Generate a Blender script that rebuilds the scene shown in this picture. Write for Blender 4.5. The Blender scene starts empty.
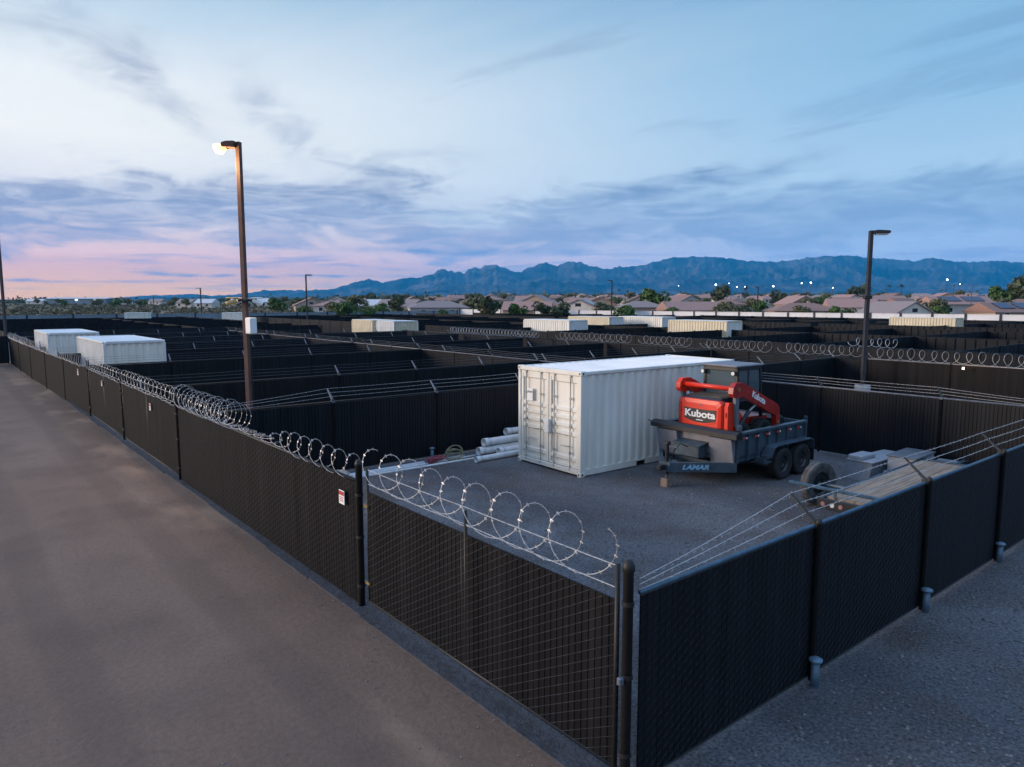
import bpy, math, random
from mathutils import Vector, Matrix, noise
R = math.radians; PI = math.pi
random.seed(7)
sc = bpy.context.scene
col = sc.collection
# ------------------------------------------------------------------ camera
F = 715.0; HC = 4.27; HEAD = R(50.93); PITCH = math.atan(82.5/715)
HV = Vector((math.cos(HEAD), math.sin(HEAD), 0)); RV = Vector((math.sin(HEAD), -math.cos(HEAD), 0))
cam = bpy.data.cameras.new('camera'); co = bpy.data.objects.new('camera', cam); col.objects.link(co)
co.location = (0, 0, HC); co.rotation_euler = (R(90)-PITCH, 0, HEAD-R(90))
cam.sensor_width = 36; cam.lens = F/1024*36; cam.clip_start = .1; cam.clip_end = 60000
sc.camera = co
sc.render.resolution_x = 1024; sc.render.resolution_y = 767
def at(px, D):                      # ground point at bearing of px, distance D straight ahead
    v = HV*D + RV*((px-512)/F*D); return v.x, v.y

# ------------------------------------------------------------------ materials
def srgb(r, g, b):
    f = lambda c: (c/255/12.92) if c/255 <= .04045 else ((c/255+.055)/1.055)**2.4
    return (f(r), f(g), f(b), 1)
def mat(name, c, rough=.6, metal=0, var=.25, scale=6, bump=0, bscale=40, emit=None, estr=0, c2=None, stretch=(1,1,1), spec=.5, coord='Object', detail=4):
    m = bpy.data.materials.new(name); m.use_nodes = True
    nt = m.node_tree; b = nt.nodes['Principled BSDF']
    tc = nt.nodes.new('ShaderNodeTexCoord'); mp = nt.nodes.new('ShaderNodeMapping'); mp.inputs['Scale'].default_value = stretch
    nt.links.new(tc.outputs[coord], mp.inputs[0])
    n = nt.nodes.new('ShaderNodeTexNoise'); n.inputs['Scale'].default_value = scale; n.inputs['Detail'].default_value = detail
    nt.links.new(mp.outputs[0], n.inputs['Vector'])
    rp = nt.nodes.new('ShaderNodeValToRGB')
    if c2 is None: c2 = tuple(max(0, x*(1-var)) for x in c[:3])+(1,); c1 = tuple(min(1, x*(1+var*.6)) for x in c[:3])+(1,)
    else: c1 = c
    rp.color_ramp.elements[0].position = .32; rp.color_ramp.elements[1].position = .68
    rp.color_ramp.elements[0].color = c2; rp.color_ramp.elements[1].color = c1
    nt.links.new(n.outputs[0], rp.inputs[0]); nt.links.new(rp.outputs[0], b.inputs['Base Color'])
    b.inputs['Roughness'].default_value = rough; b.inputs['Metallic'].default_value = metal
    b.inputs['Specular IOR Level'].default_value = spec
    if bump:
        n2 = nt.nodes.new('ShaderNodeTexNoise'); n2.inputs['Scale'].default_value = bscale; n2.inputs['Detail'].default_value = 5
        nt.links.new(mp.outputs[0], n2.inputs['Vector'])
        bp = nt.nodes.new('ShaderNodeBump'); bp.inputs['Strength'].default_value = bump; bp.inputs['Distance'].default_value = .02
        nt.links.new(n2.outputs[0], bp.inputs['Height']); nt.links.new(bp.outputs[0], b.inputs['Normal'])
    if emit:
        b.inputs['Emission Color'].default_value = emit; b.inputs['Emission Strength'].default_value = estr
    return m
M = {}
M['slat'] = mat('black_slat', (.013,.013,.015,1), .55, 0, c2=(.0035,.0035,.005,1), scale=1.0, stretch=(5,1,.14), spec=.12)
M['slat_dark'] = mat('dark_slat', (.009,.011,.015,1), .5, 0, c2=(.003,.004,.007,1), scale=1.2, stretch=(7,1,.15), spec=.22)
M['slat_far'] = mat('weathered_slat', (.012,.015,.021,1), .55, 0, c2=(.004,.005,.008,1), scale=.5, stretch=(5,1,.1), spec=.15)
M['link'] = mat('black_wire', (.10,.108,.125,1), .35, .3, var=.4)
M['link_dull'] = mat('dull_black_wire', (.040,.042,.048,1), .5, .1, var=.4)
M['post'] = mat('black_post', (.012,.012,.013,1), .55, 0, var=.4, scale=8)
M['rail_blue'] = mat('steel_rail', (.06,.12,.18,1), .4, .6, var=.3)
M['rail_pale'] = mat('pale_rail', (.22,.21,.22,1), .45, .3, var=.3)
M['galv'] = mat('galvanised_wire', (.50,.51,.53,1), .48, .6, var=.25, scale=30)
M['galv_matte'] = mat('galvanised_arm', (.13,.16,.20,1), .5, .4, var=.25, scale=20)
M['barb'] = mat('barbed_wire_steel', (.45,.47,.5,1), .5, .3, var=.25, scale=30)
M['barb_dull'] = mat('dull_barbed_wire', (.13,.15,.18,1), .6, .2, var=.25, scale=30)
M['cont'] = mat('container_paint', (.84,.82,.76,1), .42, 0, c2=(.70,.67,.60,1), scale=1.3, stretch=(1.6,1.6,.35), bump=.10, bscale=9)
M['cont_grey'] = mat('container_grey_paint', (.68,.70,.70,1), .45, 0, var=.12, scale=1.2)
M['cont_roof'] = mat('container_roof_paint', (.85,.85,.85,1), .5, 0, var=.1, scale=.9)
M['cont_yellow'] = mat('container_cream_paint', (.68,.60,.44,1), .5, 0, var=.12, scale=1.2)
M['dark'] = mat('dark_floor_and_hole_shade', (.02,.02,.022,1), .7, var=.3)
M['gasket'] = mat('door_gasket', (.05,.045,.04,1), .6, var=.3)
M['lockbar'] = mat('lock_bar_steel', (.42,.42,.40,1), .4, .4, var=.3)
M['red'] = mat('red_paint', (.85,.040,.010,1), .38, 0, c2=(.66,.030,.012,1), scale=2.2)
M['deepred'] = mat('deep_red_paint', (.38,.02,.015,1), .38, 0, var=.25, scale=5)  # deeper red for the chassis, one tower and one arm
M['tyre'] = mat('tyre_rubber', (.022,.022,.024,1), .8, 0, var=.4, scale=12, bump=.3, bscale=60)
M['tyre_dusty'] = mat('dusty_tyre', (.12,.12,.12,1), .85, 0, c2=(.035,.035,.038,1), scale=7, bump=.3, bscale=60)
M['rim'] = mat('black_rim', (.05,.055,.06,1), .4, .5, var=.3)
M['trailer'] = mat('slate_trailer_paint', (.055,.085,.115,1), .4, .1, var=.3, scale=4)
M['trailer_grey'] = mat('grey_trailer_panel', (.20,.20,.23,1), .55, 0, var=.2, scale=3)
M['blackp'] = mat('black_plastic', (.015,.015,.018,1), .45, var=.3)
M['white'] = mat('white_marking', (.8,.8,.8,1), .5, var=.05)
M['signred'] = mat('sign_red', (.5,.03,.03,1), .5, var=.1)
M['bluepaint'] = mat('blue_lettering', (.2,.42,.62,1), .5, var=.1)
M['redlens'] = mat('red_lens', (.55,.03,.03,1), .25, var=.1)
M['whitelens'] = mat('clear_lens', (.75,.75,.72,1), .2, var=.1)
M['dullens'] = mat('dusty_tail_lens', (.34,.16,.17,1), .5, var=.2)
M['yellow'] = mat('yellow_paint', (.75,.5,.04,1), .5, var=.15)
M['brass'] = mat('hinge_brass', (.36,.25,.10,1), .45, .5, var=.3)
M['rust'] = mat('rust_brown_pole', (.105,.050,.040,1), .6, .1, var=.3, scale=3)
M['pole'] = mat('dark_pole', (.035,.036,.045,1), .5, .2, var=.3, scale=3)
M['concrete'] = mat('concrete', (.36,.37,.38,1), .85, 0, var=.2, scale=5, bump=.3, bscale=30)
M['wood'] = mat('deck_planks', (.38,.29,.21,1), .8, 0, c2=(.20,.15,.12,1), scale=3, stretch=(.5,6,1), bump=.2)
M['woodfoot'] = mat('weathered_wood_block', (.30,.22,.17,1), .85, var=.3, scale=9)
M['pvc'] = mat('white_pipe', (.66,.70,.74,1), .4, 0, var=.12, scale=5)
M['hose'] = mat('olive_hose', (.28,.27,.16,1), .6, var=.3)
M['pinkbag'] = mat('faded_red_strap', (.30,.07,.10,1), .8, var=.4, scale=20)
M['sack'] = mat('pale_sack', (.42,.38,.34,1), .9, var=.3, scale=12, bump=.4)
M['ac'] = mat('grey_sheet_metal', (.36,.38,.42,1), .5, .1, var=.15, scale=4)
M['acdark'] = mat('dull_sheet_metal', (.15,.17,.20,1), .5, .1, var=.2, scale=4)
M['bluegrey'] = mat('blue_grey_stub', (.13,.22,.30,1), .5, .3, var=.25)
M['stucco_wall'] = mat('boundary_wall', (.80,.79,.80,1), .9, 0, var=.12, scale=.4)
M['block_blue'] = mat('blue_grey_wall', (.20,.25,.30,1), .8, 0, var=.2, scale=.3)
M['st1'] = mat('cream_stucco', (.66,.60,.54,1), .9, var=.08, scale=.8)
M['st2'] = mat('tan_stucco', (.42,.32,.26,1), .9, var=.1, scale=.8)
M['st3'] = mat('grey_stucco', (.45,.43,.44,1), .9, var=.1, scale=.8)
M['rf1'] = mat('pink_tile_roof', (.40,.235,.20,1), .85, var=.15, scale=2, stretch=(1,6,6), bump=.5, bscale=6)
M['rf2'] = mat('brown_tile_roof', (.30,.175,.14,1), .85, var=.18, scale=2, stretch=(1,6,6), bump=.5, bscale=6)
M['rf3'] = mat('grey_tile_roof', (.30,.235,.225,1), .85, var=.15, scale=2, stretch=(1,6,6), bump=.5, bscale=6)
M['rf4'] = mat('pale_metal_roof', (.6,.6,.62,1), .5, var=.1, scale=2)
M['solar'] = mat('solar_panel', (.012,.03,.09,1), .2, .2, var=.3)
M['window'] = mat('dark_glass', (.02,.025,.03,1), .1, var=.2)
M['bark'] = mat('bark', (.09,.065,.05,1), .9, var=.3, scale=8)
M['leaf1'] = mat('dark_leaf', (.07,.09,.04,1), .7, var=.5, scale=.5)
M['leaf2'] = mat('green_leaf', (.075,.14,.03,1), .7, var=.4, scale=.5)
M['leaf3'] = mat('olive_leaf', (.16,.16,.08,1), .75, var=.4, scale=.5)
M['scrub'] = mat('desert_scrub', (.13,.10,.05,1), .9, 0, c2=(.065,.07,.04,1), scale=.03, coord='Object')
M['glass'] = mat('cab_glass', (.10,.13,.15,1), .08, var=.2)
M['hoodmesh'] = mat('black_hood_screen', (.03,.035,.045,1), .35, .3, var=.3, scale=30)
M['lamplit'] = mat('lamplit_camera_paint', (.60,.42,.16,1), .4, var=.2)  # yellow lamp light painted into the colour of one security camera
def emis(name, c, s):
    m = bpy.data.materials.new(name); m.use_nodes = True; b = m.node_tree.nodes['Principled BSDF']
    b.inputs['Base Color'].default_value = (.8,.8,.8,1); b.inputs['Emission Color'].default_value = c; b.inputs['Emission Strength'].default_value = s
    return m
M['lamp_on'] = emis('lit_sodium_lens', (1,.62,.22,1), 1.9)
M['far_on'] = emis('lit_white_lens', (.85,.93,1,1), 9)
M['far_warm'] = emis('lit_warm_lens', (1,.85,.6,1), 5)

def ground_mat(name, ca, cb, cc, s1, s2, s3, bump, rough=.9, coord='Object', speck=0):
    m = bpy.data.materials.new(name); m.use_nodes = True; nt = m.node_tree; b = nt.nodes['Principled BSDF']
    L = nt.links.new
    tc = nt.nodes.new('ShaderNodeTexCoord')
    def nz(s, d=5, st=None, r=.5):
        n = nt.nodes.new('ShaderNodeTexNoise'); n.inputs['Scale'].default_value = s; n.inputs['Detail'].default_value = d; n.inputs['Roughness'].default_value = r
        if st:
            mp = nt.nodes.new('ShaderNodeMapping'); mp.inputs['Scale'].default_value = st; mp.inputs['Rotation'].default_value = (0,0,.12)
            L(tc.outputs[coord], mp.inputs[0]); L(mp.outputs[0], n.inputs['Vector'])
        else: L(tc.outputs[coord], n.inputs['Vector'])
        return n
    n1 = nz(s1, 6, (1,.35,1), .55); n2 = nz(s2, 5); n3 = nz(s3, 3, None, .7)
    r1 = nt.nodes.new('ShaderNodeValToRGB'); r1.color_ramp.elements[0].position = .35; r1.color_ramp.elements[1].position = .65
    r1.color_ramp.elements[0].color = ca; r1.color_ramp.elements[1].color = cb; L(n1.outputs[0], r1.inputs[0])
    mx = nt.nodes.new('ShaderNodeMix'); mx.data_type = 'RGBA'
    r2 = nt.nodes.new('ShaderNodeValToRGB'); r2.color_ramp.elements[0].position = .45; r2.color_ramp.elements[1].position = .75
    L(n2.outputs[0], r2.inputs[0]); L(r2.outputs[0], mx.inputs['Factor']); L(r1.outputs[0], mx.inputs[6]); mx.inputs[7].default_value = cc
    mu = nt.nodes.new('ShaderNodeMix'); mu.data_type = 'RGBA'; mu.blend_type = 'MULTIPLY'; mu.inputs['Factor'].default_value = 1
    r3 = nt.nodes.new('ShaderNodeValToRGB'); lo = 1-speck; hi = 1+speck*.9
    r3.color_ramp.elements[0].position = .3; r3.color_ramp.elements[1].position = .7
    r3.color_ramp.elements[0].color = (lo,lo,lo,1); r3.color_ramp.elements[1].color = (hi,hi,hi,1)
    L(n3.outputs[0], r3.inputs[0]); L(mx.outputs[2], mu.inputs[6]); L(r3.outputs[0], mu.inputs[7]); L(mu.outputs[2], b.inputs['Base Color'])
    b.inputs['Roughness'].default_value = rough; b.inputs['Specular IOR Level'].default_value = .25
    bp = nt.nodes.new('ShaderNodeBump'); bp.inputs['Strength'].default_value = bump; bp.inputs['Distance'].default_value = .03
    L(n3.outputs[0], bp.inputs['Height']); L(bp.outputs[0], b.inputs['Normal'])
    return m
M['gravel'] = ground_mat('grey_gravel', (.078,.082,.094,1), (.175,.175,.186,1), (.098,.083,.078,1), .30, .9, 26, .9, speck=.6)
M['dirt'] = ground_mat('compacted_dirt', (.150,.098,.073,1), (.225,.158,.124,1), (.135,.094,.074,1), .16, .55, 14, .28, speck=.13)
def road_marks():
    m = M['dirt']; nt = m.node_tree; L = nt.links.new; N = nt.nodes.new; b = nt.nodes['Principled BSDF']
    src = b.inputs['Base Color'].links[0].from_socket
    tc = N('ShaderNodeTexCoord'); sp = N('ShaderNodeSeparateXYZ'); L(tc.outputs['Object'], sp.inputs[0])
    def nz(scale, det, st, loc=(0,0,0), dist=0):
        mp = N('ShaderNodeMapping'); mp.inputs['Scale'].default_value = st; mp.inputs['Location'].default_value = loc; L(tc.outputs['Object'], mp.inputs[0])
        n = N('ShaderNodeTexNoise'); n.inputs['Scale'].default_value = scale; n.inputs['Detail'].default_value = det; n.inputs['Distortion'].default_value = dist; L(mp.outputs[0], n.inputs['Vector']); return n.outputs[0]
    def rg(v, a, c, lo=0, hi=1):
        r = N('ShaderNodeMapRange'); r.interpolation_type = 'SMOOTHSTEP'; L(v, r.inputs[0]); r.inputs[1].default_value = a; r.inputs[2].default_value = c; r.inputs[3].default_value = lo; r.inputs[4].default_value = hi; return r.outputs[0]
    def mul(a, c):
        r = N('ShaderNodeMath'); r.operation = 'MULTIPLY'; L(a, r.inputs[0])
        if isinstance(c, float): r.inputs[1].default_value = c
        else: L(c, r.inputs[1])
        return r.outputs[0]
    def mx(f, a, c):
        r = N('ShaderNodeMix'); r.data_type = 'RGBA'; L(f, r.inputs['Factor']); L(a, r.inputs[6]); r.inputs[7].default_value = c; return r.outputs[2]
    # blown sand along the fence foot
    f = mul(mul(rg(sp.outputs[0], 2.3, 4.1), rg(nz(.7, 6, (1,.45,1)), .50, .66)), .75)
    c = mx(f, src, (.34,.235,.165,1))
    # pale wiggly scuffs and thin dark cracks
    n = nz(.55, 3, (1,.22,1), (4,1,0), 1.2); d = N('ShaderNodeMath'); d.operation = 'ABSOLUTE'; q = N('ShaderNodeMath'); q.operation = 'SUBTRACT'; L(n, q.inputs[0]); q.inputs[1].default_value = .5; L(q.outputs[0], d.inputs[0])
    c = mx(mul(rg(d.outputs[0], .004, .0, 0, 1), rg(nz(.4, 2, (1,1,1), (9,3,0)), .52, 1.3)), c, (.30,.23,.19,1))
    n = nz(.32, 4, (1,.5,1), (14,8,0), 1.5); d = N('ShaderNodeMath'); d.operation = 'ABSOLUTE'; q = N('ShaderNodeMath'); q.operation = 'SUBTRACT'; L(n, q.inputs[0]); q.inputs[1].default_value = .5; L(q.outputs[0], d.inputs[0])
    c = mx(mul(mul(rg(d.outputs[0], .010, .0, 0, 1), rg(nz(.3, 2, (1,1,1), (2,7,0)), .50, .6)), .2), c, (.06,.045,.04,1))
    # wheel tracks along the road
    w = N('ShaderNodeTexWave'); w.wave_type = 'BANDS'; w.bands_direction = 'X'; w.inputs['Scale'].default_value = .16; w.inputs['Distortion'].default_value = 1.6; w.inputs['Detail'].default_value = 3; w.inputs['Detail Scale'].default_value = .4
    L(tc.outputs['Object'], w.inputs['Vector'])
    c = mx(mul(rg(w.outputs['Fac'], .70, .95), .24), c, (.085,.060,.050,1))
    L(c, b.inputs['Base Color'])
road_marks()
M['strip'] = ground_mat('concrete_strip', (.055,.06,.075,1), (.085,.09,.105,1), (.05,.05,.055,1), .8, 3, 18, .6, speck=.3)
M['desert'] = ground_mat('desert_ground', (.13,.115,.075,1), (.19,.15,.10,1), (.075,.085,.05,1), .01, .03, .3, .1, speck=.2)
M['stone'] = mat('gravel_stone', (.21,.21,.22,1), .85, 0, c2=(.07,.07,.08,1), scale=9)
M['rock'] = None

# ------------------------------------------------------------------ mesh helpers
class MB:
    def __init__(s): s.v = []; s.f = []; s.sm = False
    def add(s, vs, fs):
        o = len(s.v); s.v += [tuple(v) for v in vs]; s.f += [tuple(i+o for i in f) for f in fs]; return s
    def box(s, x0, y0, z0, x1, y1, z1):
        return s.hexa([(x0,y0,z0),(x1,y0,z0),(x1,y1,z0),(x0,y1,z0),(x0,y0,z1),(x1,y0,z1),(x1,y1,z1),(x0,y1,z1)])
    def hexa(s, p): return s.add(p, [(0,3,2,1),(4,5,6,7),(0,1,5,4),(1,2,6,5),(2,3,7,6),(3,0,4,7)])
    def bbox(s, x0, y0, z0, x1, y1, z1, b):      # box with bevelled edges
        c = []
        xs = (x0,x0+b,x1-b,x1); ys = (y0,y0+b,y1-b,y1); zs = (z0,z0+b,z1-b,z1)
        rings = [(z0,b),(z0+b,0),(z1-b,0),(z1,b)]
        vs = []
        for z, i in rings:
            X0,X1,Y0,Y1 = x0+i,x1-i,y0+i,y1-i
            vs += [(X0+b,Y0,z),(X1-b,Y0,z),(X1,Y0+b,z),(X1,Y1-b,z),(X1-b,Y1,z),(X0+b,Y1,z),(X0,Y1-b,z),(X0,Y0+b,z)]
        fs = [tuple(reversed(range(8))), tuple(range(24,32))]
        for r in range(3):
            for k in range(8): fs.append((r*8+k, r*8+(k+1)%8, (r+1)*8+(k+1)%8, (r+1)*8+k))
        return s.add(vs, fs)
    def tube(s, pts, r, n=6, caps=True, r2=None, closed=False):
        pts = [Vector(p) for p in pts]; N = len(pts); vs = []; fs = []
        up = None
        for i, p in enumerate(pts):
            if closed: t = pts[(i+1)%N]-pts[i-1]
            else: t = pts[min(i+1,N-1)]-pts[max(i-1,0)]
            if t.length < 1e-9: t = Vector((0,0,1))
            t.normalize()
            if up is None:
                up = Vector((0,0,1)) if abs(t.z) < .9 else Vector((1,0,0))
            a = t.cross(up)
            if a.length < 1e-4: a = t.cross(Vector((.3,1,.2)))
            a.normalize(); b = a.cross(t).normalized(); up = b
            rr = r if r2 is None else r+(r2-r)*i/(N-1)
            for k in range(n):
                th = 2*PI*k/n+PI/4*(n==4); vs.append(p+a*math.cos(th)*rr+b*math.sin(th)*rr)
        for i in range(N if closed else N-1):
            j = (i+1) % N
            for k in range(n):
                fs.append((i*n+k, i*n+(k+1)%n, j*n+(k+1)%n, j*n+k))
        if caps and not closed: fs += [tuple(reversed(range(n))), tuple(range((N-1)*n, N*n))]
        return s.add(vs, fs)
    def prism(s, poly, a, b, axis='y'):
        # poly in the plane perpendicular to axis, extruded a..b
        n = len(poly)
        def P(u, w, t): return (u,t,w) if axis == 'y' else ((t,u,w) if axis == 'x' else (u,w,t))
        vs = [P(u,w,a) for u,w in poly]+[P(u,w,b) for u,w in poly]
        fs = [tuple(range(n)), tuple(reversed(range(n,2*n)))]+[(i, n+i, n+(i+1)%n, (i+1)%n) for i in range(n)]
        return s.add(vs, fs)
    def lathe(s, prof, n=20, axis='z', c=(0,0,0), closed=True):
        vs = []; fs = []; m = len(prof)
        for k in range(n):
            th = 2*PI*k/n
            for r, h in prof:
                a, b = r*math.cos(th), r*math.sin(th)
                v = (a,b,h) if axis == 'z' else ((a,h,b) if axis == 'y' else (h,a,b))
                vs.append((v[0]+c[0], v[1]+c[1], v[2]+c[2]))
        for k in range(n):
            j = (k+1) % n
            for i in range(m if closed else m-1):
                i2 = (i+1) % m
                fs.append((k*m+i, j*m+i, j*m+i2, k*m+i2))
        return s.add(vs, fs)
    def mesh(s, name, m, smooth=False):
        me = bpy.data.meshes.new(name); me.from_pydata(s.v, [], s.f); me.update()
        import bmesh
        bm = bmesh.new(); bm.from_mesh(me); bmesh.ops.recalc_face_normals(bm, faces=bm.faces); bm.to_mesh(me); bm.free()
        ms = m if isinstance(m, (list,tuple)) else [m]
        for x in ms: me.materials.append(x)
        if smooth:
            for p in me.polygons: p.use_smooth = True
        return me
    def build(s, name, m, parent=None, smooth=False, loc=None):
        o = bpy.data.objects.new(name, s.mesh(name, m, smooth)); col.objects.link(o)
        if parent: o.parent = parent
        if loc: o.location = loc
        return o
def empty(name, label, cat, loc=(0,0,0), rz=0, group=None):
    o = bpy.data.objects.new(name, None); col.objects.link(o); o.location = loc; o.rotation_euler = (0,0,rz); o.empty_display_size = .2
    return tag(o, label, cat, group)
def tag(o, label=None, cat=None, group=None, kind=None):
    if label: o['label'] = label
    if cat: o['category'] = cat
    if group: o['group'] = group
    if kind: o['kind'] = kind
    return o
def inst(me, name, parent, loc=(0,0,0), rz=0):
    o = bpy.data.objects.new(name, me); col.objects.link(o); o.parent = parent; o.location = loc; o.rotation_euler = (0,0,rz); return o
def kids(o): return [c for c in bpy.data.objects if c.parent == o]
def copy_tree(o, parent=None):
    c = o.copy(); col.objects.link(c)
    if parent: c.parent = parent
    for ch in list(o.children): copy_tree(ch, c)
    return c
def text_mesh(name, body, size, m, parent, mtx, off=.0, ext=.004, shear=0, sx=1):
    cu = bpy.data.curves.new(name, 'FONT'); cu.body = body; cu.size = size; cu.extrude = ext; cu.offset = off; cu.shear = shear
    cu.align_x = 'CENTER'; cu.align_y = 'CENTER'
    t = bpy.data.objects.new('tmp', cu); col.objects.link(t); bpy.context.view_layer.update()
    me = bpy.data.meshes.new_from_object(t.evaluated_get(bpy.context.evaluated_depsgraph_get()))
    bpy.data.objects.remove(t); bpy.data.curves.remove(cu)
    me.transform(Matrix.Diagonal((sx,1,1,1))); me.transform(mtx); me.materials.clear(); me.materials.append(m)
    o = bpy.data.objects.new(name, me); col.objects.link(o); o.parent = parent
    return o
def frame_mtx(origin, xdir, ydir):
    x = Vector(xdir).normalized(); y = Vector(ydir).normalized(); z = x.cross(y).normalized(); y = z.cross(x)
    return Matrix(((x.x,y.x,z.x,origin[0]),(x.y,y.y,z.y,origin[1]),(x.z,y.z,z.z,origin[2]),(0,0,0,1)))

# ------------------------------------------------------------------ terrain
def gz(x, y):
    r = math.hypot(x, y)
    if r < 150: return 0
    a = math.degrees(math.atan2(y, x)); k = min(1, max(0, (80-a)/30)); k = k*k*(3-2*k)
    s = .003+.010*k
    z = (min(r, 700)-150)*s
    if r > 700: z += (r-700)*.004*k*(1 if r < 6000 else 6000/r)
    return z
def radial_ground():
    rs = [0,20,60,100,140,150,160,180,210,250,300,360,430,520,620,700,850,1100,1500,2200,3200,4600,6500,9000,13000]
    n = 120; mb = MB(); vs = [(0,0,-.02)]
    for r in rs[1:]:
        for k in range(n):
            a = 2*PI*k/n; x, y = r*math.cos(a), r*math.sin(a); vs.append((x, y, gz(x,y)-.02))
    fs = [(0, 1+k, 1+(k+1)%n) for k in range(n)]
    for i in range(len(rs)-2):
        for k in range(n): fs.append((1+i*n+k, 1+(i+1)*n+k, 1+(i+1)*n+(k+1)%n, 1+i*n+(k+1)%n))
    mb.add(vs, fs); o = mb.build('ground', M['desert']); tag(o, kind='structure')
radial_ground()
def sheet(name, x0, y0, x1, y1, z, m, nx=40, ny=40, amp=0):
    mb = MB(); vs = []; fs = []
    for j in range(ny+1):
        for i in range(nx+1):
            x = x0+(x1-x0)*i/nx; y = y0+(y1-y0)*j/ny
            vs.append((x, y, z+amp*noise.noise(Vector((x*.35,y*.35,3)))))
    for j in range(ny):
        for i in range(nx):
            a = j*(nx+1)+i; fs.append((a,a+1,a+nx+2,a+nx+1))
    mb.add(vs, fs); o = mb.build(name, m, smooth=True); tag(o, kind='structure'); return o
sheet('road', -60, -40, 4.30, 131, .004, M['dirt'], 60, 120, .010)
sheet('gravel_yard', 4.305, -40, 118, 131, .006, M['gravel'], 120, 120, .008)
mb = MB()
for i in range(40):
    mb.box(4.26+random.uniform(-.03,.03), -2+i*1.75, -.05, 4.52, -2+i*1.75+1.749, .026+.002*random.random())
tag(mb.build('kerb_strip', M['strip']), kind='structure')

# loose stones
def stones():
    mb = MB()
    regs = [(5,-4,24,3.6,14000,1),(4.7,4.1,19,15.8,12000,1),(-7,-2,4.2,24,1400,1.0)]
    for (x0,y0,x1,y1,n,k) in regs:
        for i in range(n):
            x = random.uniform(x0,x1); y = random.uniform(y0,y1); r = random.choice((.008,.011,.014,.018,.026))*random.uniform(.7,1.3)
            if x0 < 0 : r *= .55; x = x if random.random() < .4 else 4.2-abs(random.gauss(0,.6))
            z = .012
            if 11.9 < x < 18.1 and 12.0 < y < 14.7: continue
            a = random.uniform(0,PI); c, s_ = math.cos(a)*r, math.sin(a)*r; h = r*random.uniform(.5,.9)
            mb.add([(x+c,y+s_,z),(x-s_,y+c,z),(x-c*.9,y-s_,z),(x+s_,y-c*.8,z),(x+c*.1,y,z+h)],[(0,1,4),(1,2,4),(2,3,4),(3,0,4)])
    o = mb.build('gravel', M['stone']); tag(o, 'loose grey stones scattered over the yard', 'gravel', kind='stuff')
stones()

# ------------------------------------------------------------------ fences
def slat_panel(L, z0, z1, w=.05, t=.008, x0=0.0):
    """closed corrugated sheet of upright slats"""
    mb = MB(); n = max(1, int(L/w)); prof = []
    for i in range(n):
        a = x0+L*i/n; b = x0+L*(i+1)/n; g = (b-a)*.10
        prof += [(a+g, t), (b-g, t), (b-g+.0005, -t*.2), (b, -t*.2)] if i < n-1 else [(a+g, t), (b-g, t)]
    fr = [(x, y) for x, y in prof]; bk = [(x, -y-.004) for x, y in prof]
    N = len(fr); vs = []
    for z in (z0, z1): vs += [(x,y,z) for x,y in fr]+[(x,y,z) for x,y in bk]
    fs = []
    for i in range(N-1):
        fs.append((i, i+1, 2*N+i+1, 2*N+i)); fs.append((N+i+1, N+i, 3*N+i, 3*N+i+1)); fs.append((2*N+i,2*N+i+1,3*N+i+1,3*N+i)); fs.append((i+1,i,N+i,N+i+1))
    fs += [(0,2*N,3*N,N),(N-1,2*N-1,4*N-1,3*N-1)]
    return mb.add(vs, fs)
def chain_link(L, z0, z1, off, r=.0022, p=.085):
    """woven wires that cross the face of every slat on the slant and dip behind its edges"""
    mb = MB(); n = int(L/p); dz = .048; sg = 1 if off > 0 else -1
    k = -n
    while True:
        zs = z0+k*dz*2
        if zs > z1: break
        pts = []
        for i in range(n+1):
            z = zs+i*dz
            if z < z0-.001 or z > z1+.03: 
                continue
            pts += [(p*i-.003, off-sg*.024, z-.002), (p*i+.007, off-sg*.001, z+.004), (p*(i+.5), off, z+dz*.5), (p*(i+1)-.009, off-sg*.001, z+dz-.004)]
        pts = [q for q in pts if z0 <= q[2] <= z1]
        if len(pts) > 2: mb.tube([(a,b,z0+z1-c) if off > 0 else (a,b,c) for a,b,c in pts], r, 3, caps=False)
        k += 1
    return mb
def helix(x0, x1, r, pitch, zc, ph=0, wob=.0, yoff=0, seg=22, sq=1, rw=.0065, barbs=True, seed=1, pfun=None, flat=0.0):
    rnd = random.Random(seed); mb = MB(); pts = []; turns = int((x1-x0)/pitch); N = turns*seg
    rr = [r*(1+rnd.uniform(-wob,wob)) for _ in range(turns+2)]; dz = [rnd.uniform(-wob,wob)*r*.7 for _ in range(turns+2)]; dx = [rnd.uniform(-wob,wob)*pitch for _ in range(turns+2)]
    for i in range(N+1):
        t = i/seg; k = int(t); f = t-k
        R_ = rr[k]*(1-f)+rr[k+1]*f; Z = dz[k]*(1-f)+dz[k+1]*f; X = dx[k]*(1-f)+dx[k+1]*f
        th = 2*PI*t+ph
        xx = x0+(x1-x0)*t/turns+X
        q = sq if not pfun else pfun(xx)
        pts.append((xx+flat*R_*math.sin(th+PI/2), yoff+R_*math.cos(th)*(1-flat*.7), zc+Z+(R_*math.sin(th))*q-(1-q)*r*.6))
    mb.tube(pts, rw, 5, caps=True)
    if barbs:
        for i in range(0, N, 2):
            p = Vector(pts[i]); d = (Vector(pts[i+1])-p).normalized(); o = Vector((d.z,-d.x*.3,-d.x)).normalized()*.024; e = d*.016
            mb.add([p-o*.4-e*.2, p-e, p+o, p+e*.3, p-o, p+e, p+Vector((.002,.002,.002))], [(1,2,6),(2,5,6),(5,4,6),(4,1,6)])
    return mb
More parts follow.
